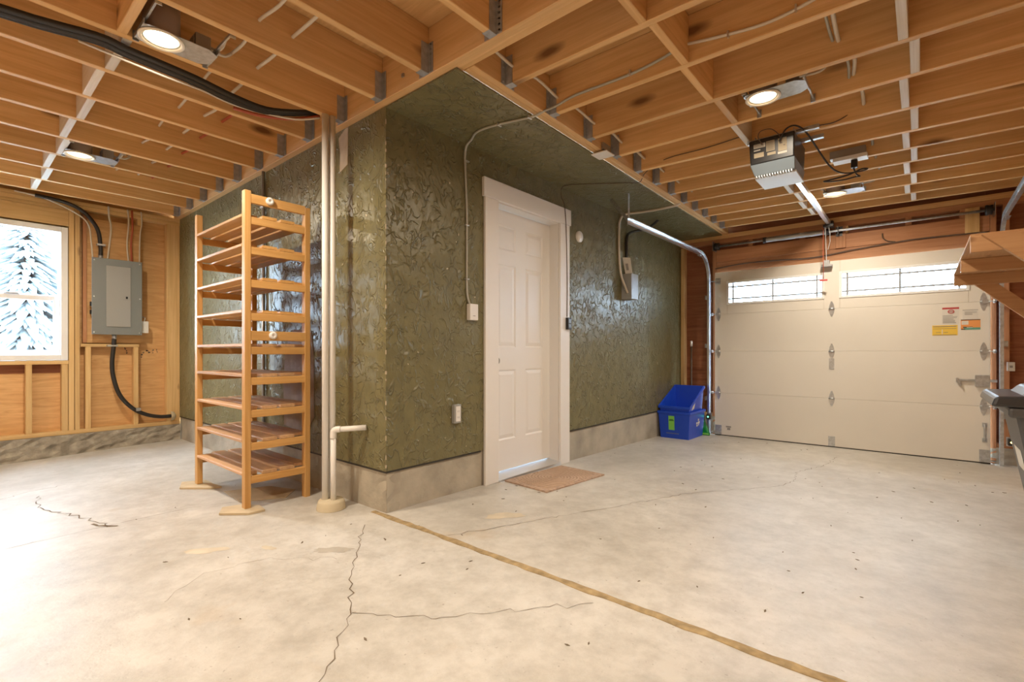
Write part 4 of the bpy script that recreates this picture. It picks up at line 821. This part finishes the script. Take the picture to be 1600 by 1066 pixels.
B().tube([(-2.22, 6.12, zg+.02), (-2.235, 6.17, 1.02)], .011, 10).build('stick', 'cable_brown', t); B().tube([(-2.235, 6.17, 1.021), (-2.2358, 6.1725, 1.09)], .0135, 10).build('tip', 'white', t)

# ------------------------------------------------------------------ garage door tracks, springs, opener
def track(x, zt, yend, label, sgn, strapz):
    t = thing('door_track', (x, 6.1, fz(0, 6.1)), label, 'track')
    yv, R = 6.135, .30
    P = [(x, yv, fz(0, 6.1)+.002), (x, yv, zt-R)] + [(x, yv-R+R*math.cos(a*PI/16), zt-R+R*math.sin(a*PI/16)) for a in range(1, 8)] + [(x, yv-R, zt), (x, yend, zt)]
    b = B()                                                     # channel section swept along the path
    sec = [(-.012, -.028), (.014, -.028), (.014, .028), (-.012, .028), (-.012, .022), (.010, .022), (.010, -.022), (-.012, -.022)]
    V = [Vector(p) for p in P]; rows = []
    for i, p in enumerate(V):
        d = (V[min(i+1, len(V)-1)]-V[max(i-1, 0)]).normalized(); a = Vector((sgn, 0, 0)); c = d.cross(Vector((1, 0, 0))).normalized()
        rows.append(len(b.v)); b.v += [tuple(p+a*s_[0]+c*s_[1]) for s_ in sec]
    for a, c in zip(rows, rows[1:]):
        for k in range(8): b.face([a+k, a+(k+1) % 8, c+(k+1) % 8, c+k] if sgn > 0 else [c+k, c+(k+1) % 8, a+(k+1) % 8, a+k])
    for r in (rows[0], rows[-1]): b.face([r+k for k in (0, 1, 6, 7)]); b.face([r+k for k in (1, 2, 5, 6)]); b.face([r+k for k in (2, 3, 4, 5)])
    b.build('rail', 'alum' if sgn < 0 else 'galv', t)
    for z in (.35, 1.0, 1.6):
        b = B(); xa, xb = sorted((x+sgn*.014, x+sgn*.045)); b.box(xa, xb, yv+.02, yv+.0235, z, z+.05); b.box(xa, xa+.003, yv-.02, yv+.08, z, z+.05); b.build('track_bracket', 'galv', t)
    b = B(); b.strip([(x+sgn*.016, yend+.03, zt-.02), (x+sgn*.016, yend+.03, strapz)], .03, .003, (1, 0, 0)); b.strip([(x+sgn*.018, yend+.06, zt), (x+sgn*.22, yend+.07, strapz)], .03, .003, (0, 1, 0)); b.build('hanging_strap', 'galv', t)
    b = B(); b.box(min(x, x+sgn*.03), max(x, x+sgn*.03), yv-R-.03, yv-R+.14, zt-.034, zt-.029); b.build('angle_plate', 'galv', t)
    return t
track(-2.005, 2.13, 3.99, 'bright metal garage door track along the green wall', -1, 2.385)
track(.545, 2.13, 3.99, 'metal garage door track above the wooden shelf', 1, 2.41)
t = thing('torsion_spring', (-.7, 6.1, 2.2), 'torsion spring bar mounted above the garage door', 'spring')
yb_, zb_ = 6.125, 2.235
B().tube([(-1.93, yb_, zb_), (.50, yb_, zb_)], .0125, 12).build('shaft', 'galv', t)
prof = []
for k in range(60): prof += [(.026, -1.37+.0098*k), (.0295, -1.37+.0098*k+.0049)]
b = B(); b.lathe((0, yb_, zb_), prof, 'x', 16); b.build('coil', 'steel', t)
for x in (-1.38, -.775): B().lathe((x, yb_, zb_), [(.0, -.012), (.034, -.012), (.034, .02), (0, .02)], 'x', 14, smooth=False).build('spring_cone', 'black', t)
for x in (-1.90, .47):
    b = B(); b.lathe((x, yb_, zb_), [(0, -.03), (.045, -.03), (.048, -.02), (.042, 0), (.046, .018), (0, .018)], 'x', 18); b.build('cable_drum', 'black', t)
    b = B(); xo = -.045 if x < 0 else .03; b.box(x+xo, x+xo+.004, yb_-.05, YF-.001, zb_-.05, zb_+.06); b.build('end_bearing_plate', 'steel', t)
b = B(); b.box(-.70, -.64, YF-.026, YF-.0235, zb_-.05, zb_+.05); b.box(-.675, -.668, yb_-.03, YF-.024, zb_-.04, zb_+.04); b.build('centre_bracket', 'black', t)
# opener
t = thing('garage_door_opener', (-.745, 3.66, 2.16), 'black garage door opener motor hanging from the joists', 'opener')
OX0, OX1 = -.885, -.615
b = B(); b.hexa([(OX0+.005, 3.52, 2.205), (OX1-.005, 3.52, 2.205), (OX1-.005, 3.86, 2.205), (OX0+.005, 3.86, 2.205)], [(OX0, 3.50, 2.362), (OX1, 3.50, 2.362), (OX1, 3.87, 2.362), (OX0, 3.87, 2.362)]); b.build('motor_housing', 'opener', t, bevel=.008)
b = B(); b.hexa([(OX0+.02, 3.57, 2.142), (OX1-.012, 3.57, 2.142), (OX1-.012, 3.86, 2.142), (OX0+.02, 3.86, 2.142)], [(OX0+.004, 3.515, 2.204), (OX1-.002, 3.515, 2.204), (OX1-.002, 3.87, 2.204), (OX0+.004, 3.87, 2.204)]); b.build('lamp_lens', 'lens', t, bevel=.004)
b = B(); b.box(OX0+.016, OX1-.008, 3.60, 3.865, 2.130, 2.1415)
for k in range(14): x = OX0+.03+.016*k; b.box(x, x+.006, 3.566, 3.60, 2.131, 2.1415)
b.build('base_vent', 'openwhite', t)
def back(z): return 3.50+.02*(2.362-z)/.157
b = B()
def bd_(x0, x1, z0, z1, e, mi): b.use(mi); b.v += [(x0, back(z0)-e, z0), (x1, back(z0)-e, z0), (x1, back(z1)-e, z1), (x0, back(z1)-e, z1)]; n = len(b.v); b.face([n-4, n-3, n-2, n-1])
bd_(OX0+.03, OX0+.10, 2.305, 2.332, .001, 0); bd_(OX0+.03, OX0+.07, 2.288, 2.296, .001, 0); bd_(OX0+.105, OX0+.155, 2.27, 2.335, .001, 1); bd_(OX0+.175, OX0+.225, 2.255, 2.335, .001, 1); bd_(OX0+.03, OX0+.09, 2.245, 2.275, .001, 1); bd_(OX0+.11, OX0+.16, 2.245, 2.262, .001, 1); bd_(OX0+.172, OX0+.225, 2.238, 2.252, .001, 0)
for i in range(4): bd_(OX0+.034, OX0+.092, 2.309+.006*i, 2.311+.006*i, .0016, 2)
for i in range(7): bd_(OX0+.11, OX0+.15, 2.276+.008*i, 2.279+.008*i, .0016, 2)
b.use(2); bd_(OX0+.185, OX0+.20, 2.30, 2.31, .0016, 2); bd_(OX0+.205, OX0+.216, 2.285, 2.29, .0016, 2)
tag(b.build('rating_label', ['ink2', 'labeltan', 'inkdark'], t), 'pale printed labels on black')
for x in (OX0+.02, OX1-.02):
    b = B(); xe = x; b.strip([(xe, 3.60, 2.36), (xe, 3.60, 2.415)], .03, .003, (1, 0, 0)); b.strip([(xe, 3.78, 2.36), (xe, 3.78, 2.415)], .03, .003, (1, 0, 0)); b.build('hanger_strap', 'galv', t)
b = B(); b.box(OX0-.03, OX1+.12, 3.585, 3.615, 2.375, 2.3985); b.box(OX0-.03, OX1+.12, 3.765, 3.795, 2.375, 2.3985); b.build('angle_iron', 'galv', t)
b = B(); b.box(-.762, -.728, 3.87, 6.14, 2.287, 2.292); b.box(-.762, -.7585, 3.87, 6.14, 2.292, 2.325); b.box(-.7315, -.728, 3.87, 6.14, 2.292, 2.325); tag(b.build('guide_rail', 'alum', t), 'long bright metal rail to the door wall')
b = B(); b.box(-.775, -.715, 6.10, YF-.027, 2.28, 2.345); b.tube([(-.78, 6.07, 2.305), (-.71, 6.07, 2.305)], .028, 14); b.build('header_bracket', 'black', t)
b = B(); b.box(-.79, -.70, 5.98, 6.06, 2.262, 2.286); b.build('trolley', 'black', t)
b = B(); b.strip([(-.775, 6.03, 2.27), (-.775, 6.09, 2.05), (-.775, 6.115, 1.90)], .028, .004, (1, 0, 0)); tag(b.build('door_arm', 'openwhite', t), 'straight pale door arm'); b = B(); b.strip([(-.745, 6.03, 2.27), (-.735, 6.04, 2.20), (-.737, 6.07, 2.12), (-.76, 6.10, 2.04)], .02, .004, (1, 0, 0)); b.build('curved_arm', 'openwhite', t)
b = B(); b.box(-.82, -.725, 6.085, YD0-.0005, 1.86, 1.885); b.box(-.80, -.75, 6.10, YD0-.0005, 1.885, 1.93); b.build('door_bracket', 'steel', t)
t = thing('release_cord', (-.775, 6.03, 1.7), 'red emergency release cord hanging by the garage door windows', 'cord'); B().tube([(-.79, 6.01, 2.262), (-.792, 6.015, 2.0), (-.79, 6.02, 1.72)], .004, 6).build('cord', 'cable_red', t); B().box(-.825, -.755, 6.012, 6.028, 1.70, 1.716).build('handle', 'red', t)
cable('header_wire', [(-1.95, YF-.012, 1.98), (-1.6, YF-.010, 2.01), (-1.2, YF-.010, 2.0), (-.9, YF-.012, 1.99), (-.5, YF-.012, 2.03), (-.1, YF-.012, 2.06), (.2, YF-.012, 2.06), (.47, YF-.030, 2.05)], .007, 'cable_brown', 'dark wire stapled across the header above the garage door', n=6)
cable('header_wire', [(-.20, YF-.012, 2.06), (-.26, YF-.012, 2.075), (-.30, YF-.012, 2.11), (-.305, YF-.012, 2.16)], .006, 'cable_brown', 'short dark wire branching up from the header wire', n=6)
# ceiling outlet and the opener's cord
t = thing('ceiling_outlet', (-.40, 4.3, 2.38), 'ceiling outlet with a white face between the joists', 'outlet')
B().box(-.53, -.31, 4.335, 4.41, 2.402, 2.46).build('box', 'steel', t, bevel=.003); B().box(-.51, -.30, 4.325, 4.42, 2.375, 2.4015).build('faceplate', 'white', t, bevel=.002)
t = thing('power_cord', (-.4, 4.1, 2.2), 'black power cord looping from opener to the ceiling outlet', 'cord')
B().box(-.40, -.36, 4.35, 4.39, 2.315, 2.3745).build('plug', 'black', t, bevel=.005)
B().tube([(-.70, 3.49, 2.31), (-.66, 3.475, 2.37), (-.61, 3.50, 2.388), (-.57, 3.62, 2.375), (-.53, 3.80, 2.31), (-.49, 3.95, 2.245), (-.45, 4.03, 2.21), (-.40, 4.10, 2.205), (-.32, 4.18, 2.225), (-.29, 4.22, 2.245), (-.33, 4.22, 2.25), (-.40, 4.18, 2.215), (-.50, 4.10, 2.18), (-.53, 4.06, 2.165), (-.48, 4.08, 2.16), (-.42, 4.16, 2.18), (-.36, 4.24, 2.21), (-.34, 4.28, 2.22), (-.36, 4.31, 2.245), (-.38, 4.355, 2.30), (-.38, 4.368, 2.318)], .0055, 6, sub=5).build('cord', 'cable_black', t)
cable('bell_wire', [(-.80, 3.495, 2.32), (-.82, 3.47, 2.36), (-.80, 3.45, 2.39), (-.74, 3.46, 2.39), (-.70, 3.488, 2.35), (-.69, 3.492, 2.315)], .003, 'cable_brown', 'thin brown wire looping at the back of the opener', n=6)
cable('bell_wire', [(-.62, 3.58, 2.388), (-.50, 3.60, 2.39), (-.42, 3.66, 2.41), (-.34, 3.69, 2.45), (-.27, 3.70, 2.47)], .0035, 'cable_brown', 'thin brown wire from the opener hanger to the joist cable', n=6)
# safety eyes
for x, sg, led, lab in ((-1.985, -1, 'led', 'safety sensor with a green light at the foot of the track by the bins'), (.60, 1, 'ledy', 'safety sensor with an amber light at the foot of the track by the grey bin')):
    t = thing('safety_sensor', (x, 6.08, .14), lab, 'sensor')
    b = B(); b.box(x-.022, x+.022, 6.035, 6.085, .13, .19); b.build('housing', 'black', t, bevel=.004); b = B(); b.box(x-.03, x+.03, 6.0855, 6.089, .12, .20); b.box(x-.006, x+.006, 6.0885, 6.106, .14, .155); b.build('bracket', 'galv', t); B().lathe((x, 6.0345, .16), [(.0, -.004), (.007, -.003), (.008, 0)], 'y', 10).build('indicator', led, t)
t = thing('switch_box', (.60, 6.2, .75), 'small white switch box on the stud right of the garage door', 'switch'); B().box(.585, .635, YF-.04, YF-.0005, .78, .86).build('box', 'label', t, bevel=.003); B().box(.60, .62, YF-.046, YF-.0405, .81, .83).build('toggle', 'ink', t)

# ------------------------------------------------------------------ wooden shelf on the wall at the right
t = thing('wall_shelf', (.72, 4.3, 1.2), 'unfinished wooden shelf on diagonal braces right of the garage door', 'shelf')
SZ = 1.450
for k, y in enumerate((3.35, 4.15, 4.95)):
    board('shelf_arm', (.187, y, SZ+.040), (XR-.001, y, SZ+.040), .038, .080, 'shelfwood', t)
    yb2 = y-.0385-.019 if k == 0 else y+.0195
    if k != 1: B().prism([(.225, yb2, SZ+.079), (.345, yb2, SZ+.079), (XR-.04, yb2, SZ+.079-.866), (XR-.04, yb2, SZ+.079-.985)], (0, .038, 0)).build('brace', 'shelfwood', t)
    board('wall_cleat', (XR-.0195, y, .45), (XR-.0195, y, SZ-.001), .089, .036, 'shelfwood', t)
for k in range(4):
    x0 = .186+.265*k; board('shelf_plank', (x0+.131, 3.335, SZ+.0865), (x0+.131, 4.97, SZ+.0865), .262, .012, 'shelfwood', t)

# ------------------------------------------------------------------ wheeled bin at the right edge
t = thing('wheeled_bin', (.60, 3.2, fz(0, 3.2)), 'dark grey wheeled rubbish bin with a black lid under the shelf', 'bin')
zf2 = fz(0, 3.2)
BX0, BX1, BY0, BY1, BZ = .305, .90, 2.98, 3.50, .715
b = B(); tp = .065
lo = [(BX0+tp+.06, BY0+tp, zf2+.02), (BX1-tp, BY0+tp, zf2+.02), (BX1-tp, BY1-tp, zf2+.02), (BX0+tp+.06, BY1-tp, zf2+.02)]; hi = [(BX0, BY0, BZ), (BX1, BY0, BZ), (BX1, BY1, BZ), (BX0, BY1, BZ)]
b.hexa(lo, hi); b.build('body', 'bin', t, bevel=.03)
b = B(); b.box(BX0-.02, BX1+.02, BY0-.02, BY1+.02, BZ-.045, BZ-.001); b.build('rim', 'bin', t, bevel=.012)
b = B(); b.hexa([(BX0-.075, BY0-.03, BZ), (BX1+.02, BY0-.03, BZ), (BX1+.02, BY1+.03, BZ), (BX0-.075, BY1+.03, BZ)], [(BX0-.06, BY0-.022, BZ+.045), (BX1+.02, BY0-.022, BZ+.075), (BX1+.02, BY1+.022, BZ+.075), (BX0-.06, BY1+.022, BZ+.045)])
b.hexa([(BX0+.02, BY0+.05, BZ+.035), (BX1-.02, BY0+.05, BZ+.06), (BX1-.02, BY1-.05, BZ+.06), (BX0+.02, BY1-.05, BZ+.035)], [(BX0+.06, BY0+.09, BZ+.085), (BX1-.02, BY0+.09, BZ+.11), (BX1-.02, BY1-.09, BZ+.11), (BX0+.06, BY1-.09, BZ+.085)]); b.build('lid', 'lid', t, bevel=.012)
b = B(); b.box(BX0-.068, BX0-.02, BY0+.12, BY1-.12, BZ+.0, BZ+.022); b.build('lid_lip', 'bin', t, bevel=.006)
for y in (BY0+.06, BY1-.10): b = B(); b.lathe((BX1-.02, y, zf2+.10), [(0, -.0), (.099, 0), (.099, .04), (0, .04)], 'y', 24, smooth=False); b.build('wheel', 'rubber', t)
b = B()
def lx(z): return BX0+(tp+.06)*(BZ-z)/(BZ-zf2-.02)
def bly(z): return BY0+tp*(BZ-z)/(BZ-zf2-.02)
b.v += [(lx(.41)-.0015, 3.34, .41), (lx(.41)-.0015, 3.14, .41), (lx(.51)-.0015, 3.14, .51), (lx(.51)-.0015, 3.34, .51)]; b.face([0, 1, 2, 3]); tag(b.build('label', 'label', t), 'white printed label')

# ------------------------------------------------------------------ outdoors
b = B(); b.box(-60, 60, -60, 60, -.42, -.30); struct(b.build('ground', 'snow'), 'pale ground outside the garage')
def conifer(x, y, h, r, seed, label):
    rnd = random.Random(seed); t = thing('conifer_tree', (x, y, -.30), label, 'tree', 'frosted conifers outside the window')
    B().tube([(x, y, -.30), (x, y, h*.9)], [.11*h/6, .02], 8).build('trunk', 'bark', t)
    b = B(); n = int(h*520)
    for i in range(n):
        k = i/n; z = .15*h+.85*h*k; rr = r*(1-k)**.8*rnd.uniform(.75, 1.1)+.06; a = rnd.uniform(0, 2*PI); d = Vector((math.cos(a), math.sin(a), 0)); s_ = Vector((-d.y, d.x, 0))
        p0 = Vector((x, y, z-.3+.1)); p1 = p0+d*rr*.55+Vector((0, 0, -.08*rr)); p2 = p0+d*rr+Vector((0, 0, -.35*rr)); w = rr*.07+.02
        q = len(b.v); b.v += [tuple(p0), tuple(p1+s_*w), tuple(p2), tuple(p1-s_*w), tuple(p1+Vector((0, 0, .04*rr)))]
        b.face([q, q+1, q+4]); b.face([q+1, q+2, q+4]); b.face([q+2, q+3, q+4]); b.face([q+3, q, q+4]); b.face([q, q+3, q+2, q+1])
    b.build('foliage', 'needle', t)
for i, (x, y, h, r) in enumerate(((-10.6, .86, 3.6, .95), (-13.4, 2.35, 3.4, 1.1), (-13.6, -.35, 5.0, 1.2), (-17.5, 2.9, 5.0, 1.5), (-18.5, -.3, 5.6, 1.6))):
    conifer(x, y, h, r, 70+i, ['frosted conifer standing closest to the window', 'short frosted conifer behind the closest one', 'tall frosted conifer far beyond the window', 'frosted conifer half hidden beyond the window frame', 'wide frosted conifer at the back of the group'][i])
